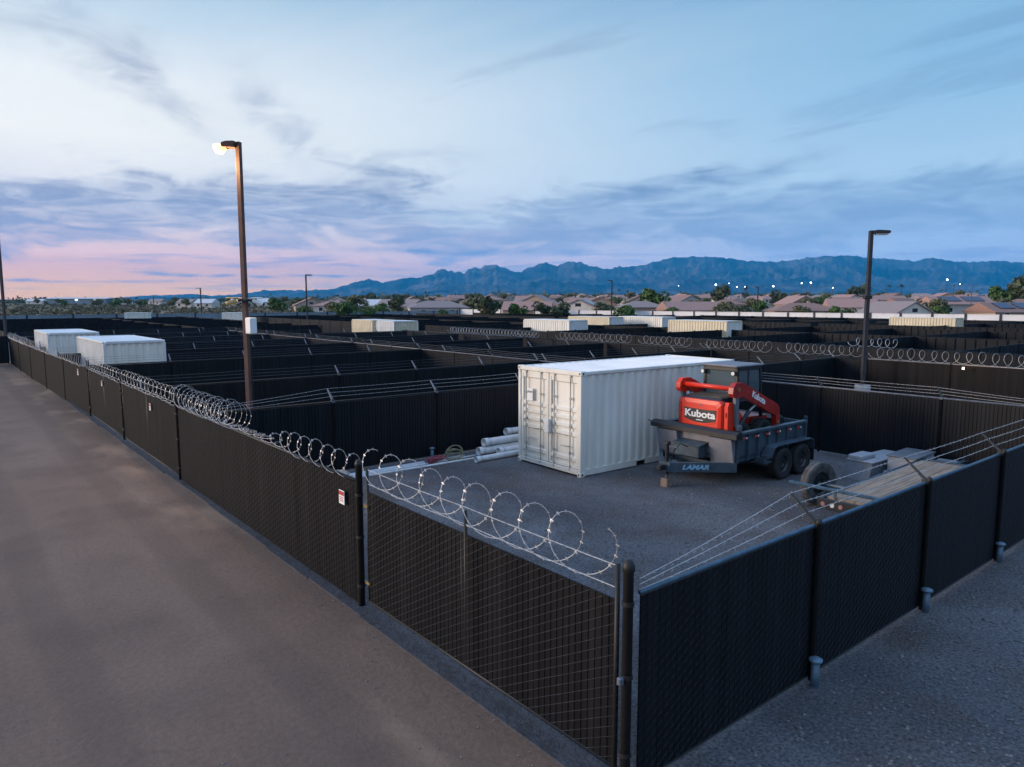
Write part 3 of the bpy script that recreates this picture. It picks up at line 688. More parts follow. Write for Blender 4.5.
# ------------------------------------------------------------------ dump trailer: local x from bed front to rear, y 0 (right side, camera) .. W
def dump_trailer():
    t = empty('dump_trailer', 'slate-blue tandem axle dump trailer parked beside the white container, carrying the red loader', 'trailer', (14.02,9.22,0), R(-.5))
    L, W = 3.02, 2.16; zf = .72; zt = 1.27; T = M['trailer']
    mb = MB(); mb.box(0,.0,zf-.08,L,W,zf); 
    for i in range(8): mb.box(.1+i*.41,.05,zf-.16,.16+i*.41,W-.05,zf-.08)
    mb.build('bed_floor', T, t)
    for s, nm in ((0,'side_panel'),(1,'side_panel')):
        y = 0 if s == 0 else W-.04; mb = MB(); mb.box(0,y,zf-.12,L,y+.04,zt-.05)
        o = mb.build(nm, T, t)
        sg = -1 if s == 0 else 1; yo = 0 if s == 0 else W
        for i in range(8):
            st = MB(); x = .03+i*(L-.10)/7; st.box(x, min(yo,yo+sg*.055), zf-.12, x+.06, max(yo,yo+sg*.055), zt-.06)
            st.build('stake', T, o)
        r = MB(); r.bbox(-.02,y-.045,zt-.06,L+.03,y+.085,zt+.01,.01); r.build('top_rail', M['trailer'], o)
        if s == 0:
            for i in range(6):
                x = .22+i*.465; m_ = MB(); m_.bbox(x,-.066,zt-.155,x+.11,-.056,zt-.105,.003); m_.build('marker_light', M['redlens'], o)
                m_ = MB(); m_.bbox(x+.12,-.0655,zt-.150,x+.17,-.0565,zt-.110,.003); m_.build('reflector', M['whitelens'], o)
    # front: tarp housing + sloped lower face panels
    mb = MB(); mb.box(0,.04,zf-.1,.04,W-.04,zt-.05); mb.build('front_panel', M['trailer_grey'], t)
    mb = MB(); mb.prism([(-.20,zt-.10),(-.20,zt+.0),(-.10,zt+.06),(.02,zt+.06),(.02,zt-.13)], -.16, W+.16, 'y'); mb.build('tarp_housing', M['blackp'], t)
    mb = MB(); mb.tube([(-.12,W+.16,zt+.0),(-.12,W+.30,zt+.02)], .02, 8); mb.build('tarp_crank', M['galv_matte'], t)
    for y0, y1 in ((.0,.62),(1.55,W)):
        mb = MB(); mb.prism([(-.16,zt-.13),(0,zt-.13),(0,zf-.16),(-.03,zf-.2)], y0, y1, 'y'); mb.build('front_cowl', M['trailer_grey'], t)
    mb = MB(); mb.bbox(-.36,.72,.62,-.05,1.46,.90,.02); o = mb.build('pump_box', M['trailer'], t)
    mb = MB(); mb.prism([(-.39,.902),(-.02,.95),(-.02,.975),(-.39,.925)], .69, 1.49, 'y'); mb.build('lid', M['trailer'], o)
    # chassis
    mb = MB()
    for y in (.35,W-.45): mb.box(0,y,.40,L,y+.10,.58)
    mb.box(L-.12,.0,.40,L,W,.58); mb.box(.0,.0,.40,.1,W,.52)
    mb.build('chassis', T, t)
    tip = (-1.12, W/2)
    def beam(a, b, z0, z1, w=.05):
        a = Vector((a[0],a[1],0)); b = Vector((b[0],b[1],0)); d = (b-a).normalized(); n = Vector((-d.y,d.x,0))*w
        P = [a-n,b-n,b+n,a+n]; return [(p.x,p.y,z0) for p in P]+[(p.x,p.y,z1) for p in P]
    mb = MB(); mb.hexa(beam((tip[0],tip[1]-.1),(.05,-.02),.38,.60,.04)); mb.hexa(beam((tip[0],tip[1]+.1),(.05,W+.02),.38,.60,.04)); mb.box(-1.15,W/2-.16,.378,-.85,W/2+.16,.602)
    tg = mb.build('tongue', T, t)
    mb = MB(); mb.tube([(-1.12,W/2,.47),(-1.28,W/2,.47)], .05, 10); mb.bbox(-1.36,W/2-.07,.42,-1.20,W/2+.07,.56,.02); mb.build('coupler', M['blackp'], tg)
    a = Vector((tip[0],tip[1]-.1,0)); b = Vector((.05,-.02,0)); d = (b-a).normalized(); nrm = Vector((d.y,-d.x,0))
    c = a+d*.60+nrm*.043; c.z = .49
    text_mesh('lettering', 'LAMAR', .15, M['bluepaint'], tg, frame_mtx(c, d, (0,0,1)), off=.006, shear=.3, sx=1.25)
    # jack
    mb = MB(); mb.tube([(-1.06,W/2,.30),(-1.06,W/2,1.02)], .045, 10); mb.bbox(-1.12,W/2-.07,.98,-1.0,W/2+.07,1.08,.02); jk = mb.build('jack', M['blackp'], t)
    mb = MB(); mb.tube([(-1.06,W/2,.02),(-1.06,W/2,.40)], .032, 8); mb.build('jack_leg', M['galv_matte'], jk)
    mb = MB(); mb.bbox(-1.15,W/2-.09,.0,-.97,W/2+.10,.20,.01); mb.build('jack_foot', M['woodfoot'], jk)
    mb = MB(); mb.tube([(-1.06,W/2-.06,.95),(-1.06,W/2-.30,.97),(-1.06,W/2-.32,.87)], .012, 6); mb.build('crank_handle', M['galv_matte'], jk)
    # chain
    mb = MB(); pts = []
    for i in range(15):
        u = i/14; pts.append((-1.1+.35*u, W/2-.24, .42-.75*u*(1-u)))
    mb.tube(pts, .010, 5); mb.build('safety_chain', M['galv_matte'], t)
    # hydraulic ram hoses
    mb = MB(); mb.tube([(-.55,.9,.9),(-.75,.95,1.0),(-.9,1.0,.85),(-1.0,1.02,.6)], .012, 6); mb.build('hose', M['blackp'], t)
    # fender + wheels
    tw = wheel_parts(.385, .21)
    xs_ = (1.66, 2.50)
    for s in (0,1):
        yc = -.16 if s == 0 else W+.16
        for x in xs_: wheel(t, tw, (x, yc, .385), s == 1)
        y0, y1 = (-.29,-.02) if s == 0 else (W+.02,W+.29)
        pf = [(1.04,.62),(1.18,.84),(1.30,.88),(2.84,.88),(2.94,.84),(3.00,.60)]
        inner = [(x*.985+.04, z-.022) for x, z in reversed(pf)]
        mb = MB(); mb.prism(pf+inner, y0, y1, 'y'); mb.build('fender', T, t)
    mb = MB()
    for x in xs_: mb.tube([(x,-.1,.385),(x,W+.1,.385)], .04, 8)
    mb.build('axle', M['blackp'], t)
    mb = MB(); mb.box(.80,-.26,.50,1.12,-.02,.54); mb.box(.80,-.26,.50,.85,-.02,.64); mb.build('step', T, t)
    mb = MB(); mb.box(L,.0,zf-.12,L+.05,W,zt-.02); mb.box(L+.05,.0,zf,L+.09,.08,zt+.1); mb.box(L+.05,W-.08,zf,L+.09,W,zt+.1); mb.build('tailgate', T, t)
    mb = MB(); mb.box(2.97,-.27,.3,3.0,-.04,.60); mb.build('mud_flap', M['blackp'], t)
dump_trailer()
# ------------------------------------------------------------------ skid steer (rear faces the camera); local x forward, y left
def loader():
    t = empty('skid_steer_loader', 'bright red compact wheel loader on the dump trailer, its rear towards the camera', 'loader', (14.16,9.55,.722), R(-1.5))
    W = 1.46; Rm, D = M['red'], M['deepred']
    zb = .16
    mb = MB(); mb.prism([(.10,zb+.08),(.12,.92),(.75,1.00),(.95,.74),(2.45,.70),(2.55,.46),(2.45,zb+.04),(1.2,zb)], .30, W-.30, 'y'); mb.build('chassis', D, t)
    # rear door: bevelled, slightly bulged
    mb = MB()
    N = 8; vs = []; 
    def sec(y0,y1,z0,z1,x): return [(x,y0+.05,z0),(x,y1-.05,z0),(x,y1,z0+.05),(x,y1,z1-.07),(x,y1-.07,z1),(x,y0+.07,z1),(x,y0,z1-.07),(x,y0,z0+.05)]
    S = [sec(.13,W-.15,.18,1.22,.16), sec(.125,W-.145,.18,1.23,.02), sec(.15,W-.17,.20,1.21,-.03), sec(.22,W-.24,.28,1.12,-.06)]
    vs = [v for s_ in S for v in s_]; fs = [tuple(range(8)), tuple(range(24,32))]
    for r in range(3):
        for k in range(8): fs.append((r*8+k, r*8+(k+1)%8, (r+1)*8+(k+1)%8, (r+1)*8+k))
    mb.add(vs, fs); door = mb.build('rear_door', Rm, t)
    pan = MB(); cy = W/2
    top = []; bot = []
    for i in range(13):
        u = -1+2*i/12; top.append((cy+u*.47, 1.00-.015*(1-u*u))); bot.append((cy+u*.45, .74-.08*(1-u*u)))
    pan.prism(top+bot[::-1], -.072, -.058, 'x'); pan.build('name_band', M['blackp'], door)
    rim_ = MB(); rim_.tube([(-.068,y,z-.035) for y,z in bot], .009, 6); rim_.build('trim_line', M['red'], door)
    text_mesh('lettering', 'Kubota', .235, M['white'], door, frame_mtx((-.074,cy,.865),(0,-1,0),(0,0,1)), off=.007, sx=1.28)
    mb = MB(); mb.box(-.0755,cy-.10,.715,-.072,cy+.10,.735); mb.build('small_print', M['white'], door)
    mb = MB(); mb.lathe([(0,0),(.03,0),(.03,.012),(0,.012)], 10, 'x', (-.065,cy,1.09), closed=False); mb.build('latch', M['galv_matte'], door)
    # side pillars either side of the door (arm towers)
    for s in (0,1):
        y0, y1 = (.01,.115) if s == 0 else (W-.135,W-.02)
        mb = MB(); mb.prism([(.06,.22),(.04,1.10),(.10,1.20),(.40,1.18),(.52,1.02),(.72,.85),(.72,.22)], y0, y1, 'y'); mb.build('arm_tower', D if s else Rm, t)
        # tail lamps
        mb = MB(); mb.bbox(.02,y0+.03,.86,.05,y1-.03,.97,.005); mb.build('tail_lamp', M['redlens'], t)
    # hood
    mb = MB(); mb.prism([(.0,1.225),(.08,1.27),(.84,1.31),(.84,1.08),(.1,1.08)], .20, W-.20, 'y'); mb.build('engine_hood', M['hoodmesh'], t)
    for k in range(6):
        mb = MB(); 
    gr = MB()
    for k in range(9): gr.box(.14+k*.07,.28,1.274+k*.0038,.17+k*.07,W-.28,1.29+k*.0038)
    gr.build('hood_grille', M['blackp'], t)
    # cab frame
    x0, x1, y0, y1, z1 = .82, 1.95, .27, W-.27, 1.97
    mb = MB(); pr = .035
    for y in (y0,y1):
        mb.bbox(x0,y-pr,.75,x0+.08,y+pr,z1,.01); mb.hexa([(x1+.10,y-pr,.70),(x1+.18,y-pr,.70),(x1+.18,y+pr,.70),(x1+.10,y+pr,.70),(x1-.05,y-pr,z1),(x1+.03,y-pr,z1),(x1+.03,y+pr,z1),(x1-.05,y+pr,z1)])
        mb.bbox(x0,y-pr,z1-.08,x1,y+pr,z1,.01); mb.bbox(x0,y-pr,1.10,x1+.05,y+pr,1.16,.01); mb.bbox(1.35,y-pr*.6,1.1,1.41,y+pr*.6,z1,.01)
    mb.bbox(x0,y0,z1-.10,x0+.08,y1,z1,.01); mb.bbox(x0,y0,1.2,x0+.08,y1,1.27,.01)
    cf = mb.build('cab_frame', M['blackp'], t)
    mb = MB(); mb.bbox(x0-.10,y0-.07,z1,x1+.12,y1+.07,z1+.05,.02); mb.build('cab_roof', M['trailer_grey'], t)
    for y in (y0,y1):
        mb = MB(); mb.box(x0+.08,y-.006,1.16,x1,y+.006,z1-.08); mb.build('side_window', M['cabglass'], t)
    mb = MB(); mb.box(x0+.03,y0+.04,1.27,x0+.04,y1-.04,z1-.10); mb.build('rear_window', M['cabglass'], t)
    mb = MB(); mb.bbox(1.05,cy-.24,.95,1.50,cy+.24,1.08,.03); mb.bbox(1.02,cy-.23,1.05,1.14,cy+.23,1.58,.03); mb.bbox(1.02,cy-.12,1.58,1.12,cy+.12,1.76,.03); mb.build('seat', M['blackp'], t)
    for y in (y0+.02,y1-.02):
        mb = MB(); mb.bbox(x0-.13,y-.06,z1-.19,x0-.02,y+.06,z1-.09,.02); w = mb.build('work_light', M['blackp'], t)
        mb = MB(); mb.lathe([(0,-.01),(.045,-.01),(.045,.01),(0,.01)], 12, 'x', (x0-.135,y,z1-.14), closed=False); mb.build('lens', M['whitelens'], w)
    # loader arms: rear pivot high, sloping forward-down
    arm = [(.06,1.42),(.08,1.56),(.20,1.66),(.52,1.66),(.76,1.58),(2.24,1.04),(2.36,.94),(2.40,.50),(2.26,.42),(2.18,.76),(1.85,.86),(.74,1.28),(.52,1.34),(.30,1.30),(.12,1.34)]
    for s in (0,1):
        y0_, y1_ = (-.10,.03) if s == 0 else (W-.03,W+.10)
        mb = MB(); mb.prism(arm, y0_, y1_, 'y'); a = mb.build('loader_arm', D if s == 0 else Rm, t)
        yy = y0_-.006 if s == 0 else y1_+.0
        pv = MB()
        for (x,z,r) in ((.32,1.50,.055),(2.31,.58,.04)): pv.lathe([(0,-.02),(r,-.02),(r,.16),(0,.16)], 14, 'y', (x,y0_-.005,z), closed=False)
        pv.build('pivot_pin', M['brass'], a)
        if s == 0: text_mesh('arm_lettering', 'Kubota', .21, M['white'], a, frame_mtx((1.28,y0_-.005,1.25),(1,0,-.37),(0,0,1)), off=.006, sx=1.1)
        # lift cylinder and link
        cy_ = y0_+.065
        mb = MB(); mb.tube([(.42,cy_,.55),(.95,cy_,.95)], .05, 10); cyl = mb.build('lift_cylinder', M['blackp'], t)
        mb = MB(); mb.tube([(.95,cy_,.95),(1.30,cy_,1.10)], .025, 8); mb.build('rod', M['galv'], cyl)
        mb = MB(); mb.hexa([(.34,cy_-.03,.62),(.46,cy_-.03,.60),(.46,cy_+.03,.60),(.34,cy_+.03,.62),(.22,cy_-.04,1.42),(.38,cy_-.04,1.42),(.38,cy_+.04,1.42),(.22,cy_+.04,1.42)]); mb.bbox(.32,cy_-.09,.52,.52,cy_-.0,.66,.02); mb.build('rear_link', M['acdark'], t)
    # hoses, bolts, decals
    for k, (ya, yb) in enumerate(((.10,.16),(W-.10,W-.17))):
        mb = MB(); mb.tube([(.30,ya,1.42),(.46,ya+.01,1.30),(.52,yb,1.08),(.66,yb,.98)], .016, 6); mb.build('hydraulic_hose', M['blackp'], t)
    for z in (.45,.75,1.05):
        mb = MB(); mb.lathe([(0,0),(.016,0),(.016,.012),(0,.012)], 6, 'y', (.30,-.004,z), closed=False); mb.build('bolt', M['galv_matte'], t)
    mb = MB(); mb.box(1.0,.296,.40,2.1,.2995,.52); mb.build('side_step', M['blackp'], t)
    mb = MB(); mb.tube([(.24,-.05,1.52),(.24,W+.05,1.52)], .055, 12); mb.build('arm_crossbar', Rm, t, True)
    tw = wheel_parts(.34, .25, 'tyre', True)
    for x in (.72,1.78):
        wheel(t, tw, (x,.10,.34)); wheel(t, tw, (x,W-.10,.34), True)
    mb = MB(); mb.prism([(2.50,.08),(3.18,.06),(3.20,.09),(2.62,.14),(2.58,.58),(2.70,.68),(2.66,.71),(2.50,.62)], .0, W, 'y')
    mb.prism([(2.50,.08),(3.18,.06),(2.70,.68),(2.50,.62)], -.03, .0, 'y'); mb.prism([(2.50,.08),(3.18,.06),(2.70,.68),(2.50,.62)], W, W+.03, 'y'); mb.build('bucket', M['blackp'], t)
    for c in list(t.children):
        if c.name.startswith('wheel'): c.location.x *= .84
        else: c.scale.x = .84
def glassmat():
    m = bpy.data.materials.new('tinted_cab_glass'); m.use_nodes = True; nt = m.node_tree; b = nt.nodes['Principled BSDF']
    b.inputs['Base Color'].default_value = (.10,.14,.16,1); b.inputs['Roughness'].default_value = .04; b.inputs['Alpha'].default_value = .78
    return m
M['cabglass'] = glassmat()
loader()

# ------------------------------------------------------------------ flatbed trailer by the right fence
def flatbed():
    t = empty('flatbed_trailer', 'low flatbed trailer with weathered plank deck along the right fence', 'trailer', (13.15,5.35,0), R(2))
    L, W, z = 4.9, 1.25, .50
    mb = MB(); n = 7
    for i in range(n):
        y = i*W/n; xo = random.uniform(-.03,.03); mb.box(.05+xo,y+.006,z,L-.05+xo,y+W/n-.006,z+.04+.004*random.random())
    mb.build('deck', M['wood'], t)
    mb = MB()
    for y in (-.06,W): mb.bbox(-.05,y,z-.12,L+.05,y+.06,z+.055,.008)
    for i in range(7): mb.box(-.02+i*L/6.2,0,z-.10,.05+i*L/6.2,W,z-.005)
    mb.bbox(L,-.06,z-.10,L+.12,W+.06,z+.06,.01)
    mb.build('frame', M['trailer'], t)
    mb = MB(); mb.bbox(-.14,-.05,z-.17,-.055,W+.10,z+.03,.01); lb = mb.build('light_bar', M['blackp'], t)
    for k, (y, c) in enumerate(((W-.02,'dullens'),(W-.20,'whitelens'),(W-.36,'dullens'),(.05,'dullens'),(.22,'whitelens'))):
        m_ = MB(); m_.lathe([(0,-.012),(.038,-.012),(.045,.0),(0,0)], 12, 'x', (-.142,y,z-.07), closed=False); m_.build('tail_light', M[c], lb)
    tw = wheel_parts(.46, .20, 'tyre_dusty')
    w = wheel(t, tw, (1.20,W+.72,.46)); w.rotation_euler = (0,0,R(-14))
    w = wheel(t, tw, (1.2,-.36,.46), True); w.rotation_euler = (0,0,PI)
    mb = MB(); mb.tube([(1.2,-.3,.46),(1.2,W+.7,.46)], .04, 8); mb.build('axle', M['trailer'], t)
    mb = MB(); mb.bbox(-.02,-.55,.66,.04,W+.75,.72,.01); mb.box(-.0,.2,.53,.03,.25,.665); mb.box(-.0,W-.2,.53,.03,W-.15,.665); mb.build('crossbar', M['rail_blue'], t)
    mb = MB(); mb.box(L+.1,W/2-.05,z-.1,L+1.0,W/2+.05,z-.0); mb.build('tongue', M['trailer'], t)
    mb = MB(); mb.tube([(L+.9,W/2,.0),(L+.9,W/2,.6)], .03, 8); mb.build('jack', M['blackp'], t)
flatbed()
# ------------------------------------------------------------------ sheet metal units
t = empty('duct_unit', 'long low dark grey metal unit with sloping end, beside the plank trailer', 'metal unit', (17.0,7.55,0), R(-3))
mb = MB(); mb.prism([(0,.0),(.16,.42),(1.9,.42),(1.9,.0)], 0, .6, 'y'); mb.build('casing', M['acdark'], t)
mb = MB(); mb.bbox(.14,-.02,.42,1.92,.62,.455,.01); mb.bbox(.15,.25,.455,.8,.6,.56,.02); mb.build('lid', M['ac'], t)
t = empty('vent_unit', 'boxy light grey metal unit, taller of the pair beyond the plank trailer', 'metal unit', (17.55,6.78,.0), R(2))
mb = MB(); mb.bbox(.1,0,.22,1.3,.62,.58,.015); mb.build('casing', M['ac'], t)
mb = MB(); mb.bbox(.07,-.03,.58,1.33,.65,.61,.01); mb.build('lid', M['acdark'], t)
mb = MB(); mb.bbox(.0,-.06,.0,1.4,.68,.22,.02); mb.build('base', M['ac'], t)
for k, (a,b) in enumerate(((18.6,6.25),)):
    t = empty('panel_stack', 'stack of flat pale grey panels at the far end of the plank trailer', 'panels', (a,b,.0), R(4))
    for i in range(4):
        mb = MB(); mb.bbox(-.3+.05*i,-.1+.02*i,.0+.10*i,.75-.03*i,.55,.095+.10*i,.01); mb.build('panel', M['ac'], t)
# ------------------------------------------------------------------ pipes beside the container
def pipe(label, y, z, x0, x1, r, rz=0, group='white pipes stacked beside the container', rx=0):
    t = empty('white_pipe', label, 'pipe', (x0,y,z), rz, group)
    L = x1-x0; mb = MB(); mb.lathe([(r,0),(r,L),(r*.86,L),(r*.86,0)], 20, 'x'); mb.build('tube', M['pvc'], t, True)
    mb = MB(); mb.lathe([(r*1.0,-.02),(r*1.12,-.02),(r*1.12,.16),(r*1.0,.16)], 20, 'x'); mb.build('socket', M['pvc'], t, True)
Z0 = .01
pipe('lowest foreground white pipe beside the container, lying loose on the gravel', 15.05, .09, 11.0, 17.0, .075, R(1))
pipe('second white pipe up, front of the stack left of the container', 15.36, .13, 12.0, 17.6, .09, R(1))
pipe('fat white pipe in the middle row of the stack, end protruding farthest', 15.62, .15, 11.5, 17.6, .105, R(0))
pipe('fat white pipe resting on the middle row of the stack', 15.64, .37, 11.7, 17.7, .105, R(0))
pipe('topmost white pipe leaning on the partition fence behind the container', 15.92, .52, 12.7, 18.5, .095, R(0))
for k, (y, z, x0, x1, rz) in enumerate(((15.62,.03,6.3,12.8,1),(15.72,.03,6.1,11.2,2),(15.50,.03,7.5,12.4,-1),(15.82,.03,5.2,10.0,1))):
    t = empty('thin_conduit', ['long thin pale conduit on the ground along the partition fence, nearest the lot','thin pale conduit lying middle of the bundle by the fence','short thin conduit angled towards the white pipes','thin conduit closest to the partition fence foot'][k], 'conduit', (x0,y,z), R(rz), 'thin conduits along the fence foot')
    mb = MB(); mb.lathe([(.03,0),(.03,x1-x0),(.024,x1-x0),(.024,0)], 10, 'x'); mb.build('tube', M['pvc'], t, True)
t = empty('hose_coil', 'tangled olive hose coil lying by the ends of the white pipes', 'hose', (10.75,15.72,.05))
mb = MB(); pts = []
for i in range(170):
    a = i*.21; pts.append((.24*math.cos(a)*(1+.15*math.sin(i*.13)), .15*math.sin(a)+.02*math.sin(i*.4), .12+.16*math.sin(a+.5)*math.cos(i*.05)+.05*math.sin(i*.17)))
mb.tube(pts, .012, 5); mb.build('hose', M['hose'], t, True)
t = empty('strap_bundle', 'faded red strap bundle on the conduits left of the hose coil', 'straps', (10.15,15.7,.05))
mb = MB(); pts = []
for i in range(120):
    a = i*.33; pts.append((.28*math.cos(a*.9), .12*math.sin(a), .06+.05*math.sin(i*.37)))
mb.tube(pts, .018, 4); mb.build('webbing', M['pinkbag'], t)
t = empty('cloth_sack', 'pale crumpled sack on the conduits just behind the razor wire', 'sack', (7.3,15.6,.0))
mb = MB(); vs = []; fs = []; n, m_ = 16, 9
for j in range(m_+1):
    for i in range(n):
        a = 2*PI*i/n; b = PI*j/m_; d = 1+.25*noise.noise(Vector((math.cos(a)*2,math.sin(a)*2,b*1.5)))
        vs.append((.30*math.sin(b)*math.cos(a)*d, .2*math.sin(b)*math.sin(a)*d, .13-.13*math.cos(b)*d if j else 0))
for j in range(m_):
    for i in range(n): fs.append((j*n+i,j*n+(i+1)%n,(j+1)*n+(i+1)%n,(j+1)*n+i))
mb.add(vs, fs); mb.build('sack_body', M['sack'], t, True)
# stubs
def stub(label, x, y):
    t = empty('pipe_stub', label, 'pipe stub', (x,y,0), 0, 'short pipe stubs at the fence feet')
    mb = MB(); mb.lathe([(0,0),(.045,0),(.045,.30),(0,.30)], 14, closed=False); mb.build('stem', M['bluegrey'], t, True)
    mb = MB(); mb.lathe([(0,.30),(.075,.30),(.075,.325),(.05,.34),(0,.345)], 14, closed=False); mb.build('cap', M['bluegrey'], t, True)
stub('short blue-grey capped pipe stub at the foot of the right fence, nearest the camera', 7.36, 3.72)
stub('short blue-grey capped pipe stub, second along the foot of the right fence', 10.40, 3.74)
stub('short blue-grey capped pipe stub, third and farthest along the right fence', 13.37, 3.76)
stub('short pipe stub standing by the partition fence behind the conduits', 10.3, 16.12)

# ------------------------------------------------------------------ lamps
def head_mesh(parent, mh, lens, s=1, dirx=1):
    mb = MB(); mb.prism([(0,0),(0,.10*s),(.15*s,.13*s),(.60*s,.11*s),(.66*s,.05*s),(.60*s,.0)], -.16*s, .16*s, 'y')
    o = mb.build('lamp_head', mh, parent)
    l = MB(); l.bbox(.14*s,-.13*s,-.035*s,.58*s,.13*s,-.001,.01*s); return o, l
def big_lamp():
    t = empty('lamp_post', 'tall rust-brown square lamp post with lit warm lamp, cameras and white box', 'lamp post', (6.2,18.3,0), R(38))
    mb = MB(); mb.bbox(-.06,-.06,.0,.06,.06,8.15,.010); mb.build('pole', M['rust'], t)
    mb = MB(); mb.bbox(-.17,-.17,0,.17,.17,.03,.008); mb.build('base_plate', M['rust'], t)
    # arm and head point to image-left: world direction -RV
    an = math.atan2(-RV.y, -RV.x)-R(38)
    h = bpy.data.objects.new('lamp_head', None)
    mb = MB(); mb.prism([(.06,8.00),(.06,8.15),(.24,8.15),(.36,8.12),(.38,8.07),(.36,8.01)], -.15, .15, 'y')
    hd = mb.build('lamp_head', M['rust'], t); hd.rotation_euler = (0,0,an)
    mb = MB(); mb.lathe([(0,-.20),(.07,-.185),(.13,-.13),(.16,-.05),(.15,.02),(0,.02)], 20, 'z', (.46,0,8.06), closed=False)
    mb.build('lens', M['lamp_on'], hd, True)
    ld = bpy.data.lights.new('lamp_light', 'POINT'); ld.energy = 420; ld.color = (1,.62,.3); ld.shadow_soft_size = .12
    lo = bpy.data.objects.new('lamp_light', ld); col.objects.link(lo); p = Vector((6.12,18.35,7.66))-RV*.56; lo.location = p
    # camera cluster at ~4.35 m
    for k, (ang, m_) in enumerate(((an+.5,'lamplit'),(an-.5,'white'),(an+PI,'white'))):
        mb = MB(); mb.tube([(.06,0,4.32),(.26,0,4.34)], .02, 6); mb.tube([(.20,0,4.28),(.46,0,4.19)], .055, 12); mb.bbox(.16,-.06,4.33,.44,.06,4.36,.01)
        o = mb.build('security_camera', M[m_], t); o.rotation_euler = (0,0,ang)
        mb = MB(); mb.tube([(.45,0,4.194),(.468,0,4.188)], .045, 12); mb.build('lens', M['blackp'], o)
    mb = MB(); mb.bbox(-.13,-.13,4.26,.13,.13,4.33,.01); mb.build('camera_bracket', M['blackp'], t)
    mb = MB(); mb.bbox(-.10,-.31,3.45,.10,-.09,3.86,.02); b = mb.build('junction_box', M['white'], t); b.rotation_euler = (0,0,0)
    b.rotation_euler = (0,0,R(-20))
    mb = MB(); mb.tube([(.09,-.05,3.4),(.1,-.05,1.2)], .015, 6); mb.build('conduit', M['blackp'], t)
big_lamp()
def lamp(label, x, y, H, base=0, on=False, side=1, s=1, group=None, pr=.065, thick='pole', box=False):
    t = empty('lamp_post', label, 'lamp post', (x,y,gz(x,y)), math.atan2(RV.y*side, RV.x*side), group)
    mb = MB(); mb.bbox(-pr,-pr,base,pr,pr,H,.01); mb.build('pole', M[thick], t)
    mb = MB(); mb.prism([(pr,H-.12),(pr,H+.0),(.2*s,H+.02),(.60*s,H-.0),(.66*s,H-.06),(.60*s,H-.12)], -.15*s, .15*s, 'y'); hd = mb.build('lamp_head', M[thick], t)
    mb = MB(); mb.bbox(.16*s,-.12*s,H-.17,.58*s,.12*s,H-.121,.01); mb.build('lens', M['far_on'] if on else M['whitelens'], hd)
    if base:
        mb = MB(); mb.lathe([(0,0),(.30,0),(.30,base-.02),(.28,base),(0,base)], 24, closed=False); mb.build('concrete_base', M['concrete'], t, True)
        mb = MB(); mb.bbox(-.16,-.16,base,.16,.16,base+.03,.008); mb.bbox(-.09,-.09,base+.45,.09,.09,base+.62,.01); mb.build('base_plate', M[thick], t)
        mb = MB(); mb.bbox(-.16,-.09,4.35,.16,.09,4.5,.02); mb.build('camera_bracket', M['blackp'], t)
    return t
lamp('tall dark unlit lamp post on a round concrete base at the right', 29.3, 13.45, 7.05, base=.88, s=1.1, pr=.075)
lamp('dark lamp post at the extreme left edge beyond the road fence', *at(6.5,52), 9.6, side=-1, pr=.08)
lamp('thin lamp post left of centre beyond the lit lamp', *at(308,100), 7.9, side=1, s=1.3, pr=.09)
lamp('slim lamp post below the mountains, just right of centre', *at(611,128), 7.9, side=-1, s=1.3, pr=.10)
lamp('slim dark lamp post behind the long cream container', *at(756,140), 7.0, side=-1, s=1.2, pr=.10)
lamp('small far lamp post left of the lit lamp pole', *at(203,200), 7.6, side=-1, s=1.8, pr=.14)
lamp('faint pole standing among the roofs at the round tree', *at(664,150), 6.2, side=1, s=.4, pr=.06, thick='galv_matte')
lamp('faint grey pole among roofs near the right edge', *at(968,140), 7.2, side=1, s=.4, pr=.06, thick='galv_matte')
lamp('faint pole between the far lamp and the lit lamp', *at(156,230), 5.2, side=1, s=.8, pr=.10)
FL = [(677,286,700,1),(714,285,620,2.0),(727,283.5,800,1.1),(735,287,640,1.3),(743,287,640,1.3),(771,286.5,600,1.8),(799,283.5,700,1.5),(808,283,700,2.0),(943,280,640,2.0),(956,284.5,700,1.1),(987,290,500,.8),(830,288,500,.9)]
for i, (px, py, D, s) in enumerate(FL):
    x, y = at(px, D); g = gz(x,y); zt = HC+(301-py)*D/F
    t = empty('floodlight_mast', 'distant lit white floodlight above the neighbourhood roofs' , 'floodlight', (x,y,g), 0, 'distant lit floodlights below the mountains')
    mb = MB(); mb.tube([(0,0,-.3),(0,0,zt-g)], .16, 6); mb.build('mast', M['pole'], t)
    mb = MB(); mb.lathe([(0,-.36*s),(.26*s,-.26*s),(.36*s,0),(.26*s,.26*s),(0,.36*s)], 10, 'z', (0,0,zt-g), closed=False); mb.build('lamp_globe', M['far_on'], t, True)
for i, (px, D) in enumerate(((74,520),(84,540),(94,520))):
    pass

t = empty('fence_light', 'small warm light under the razor loops at the far right', 'light', (30.18,10.1,1.75), R(180))
mb = MB(); mb.bbox(0,-.05,-.06,.10,.05,.06,.01); mb.build('housing', M['pole'], t)
mb = MB(); mb.bbox(.101,-.035,-.04,.115,.035,.04,.003); mb.build('lens', M['far_warm'], t)
ld = bpy.data.lights.new('fence_lamp', 'POINT'); ld.energy = 9; ld.color = (1,.6,.22); ld.shadow_soft_size = .05
lo = bpy.data.objects.new('fence_lamp', ld); col.objects.link(lo); lo.location = (29.9,10.1,1.9)
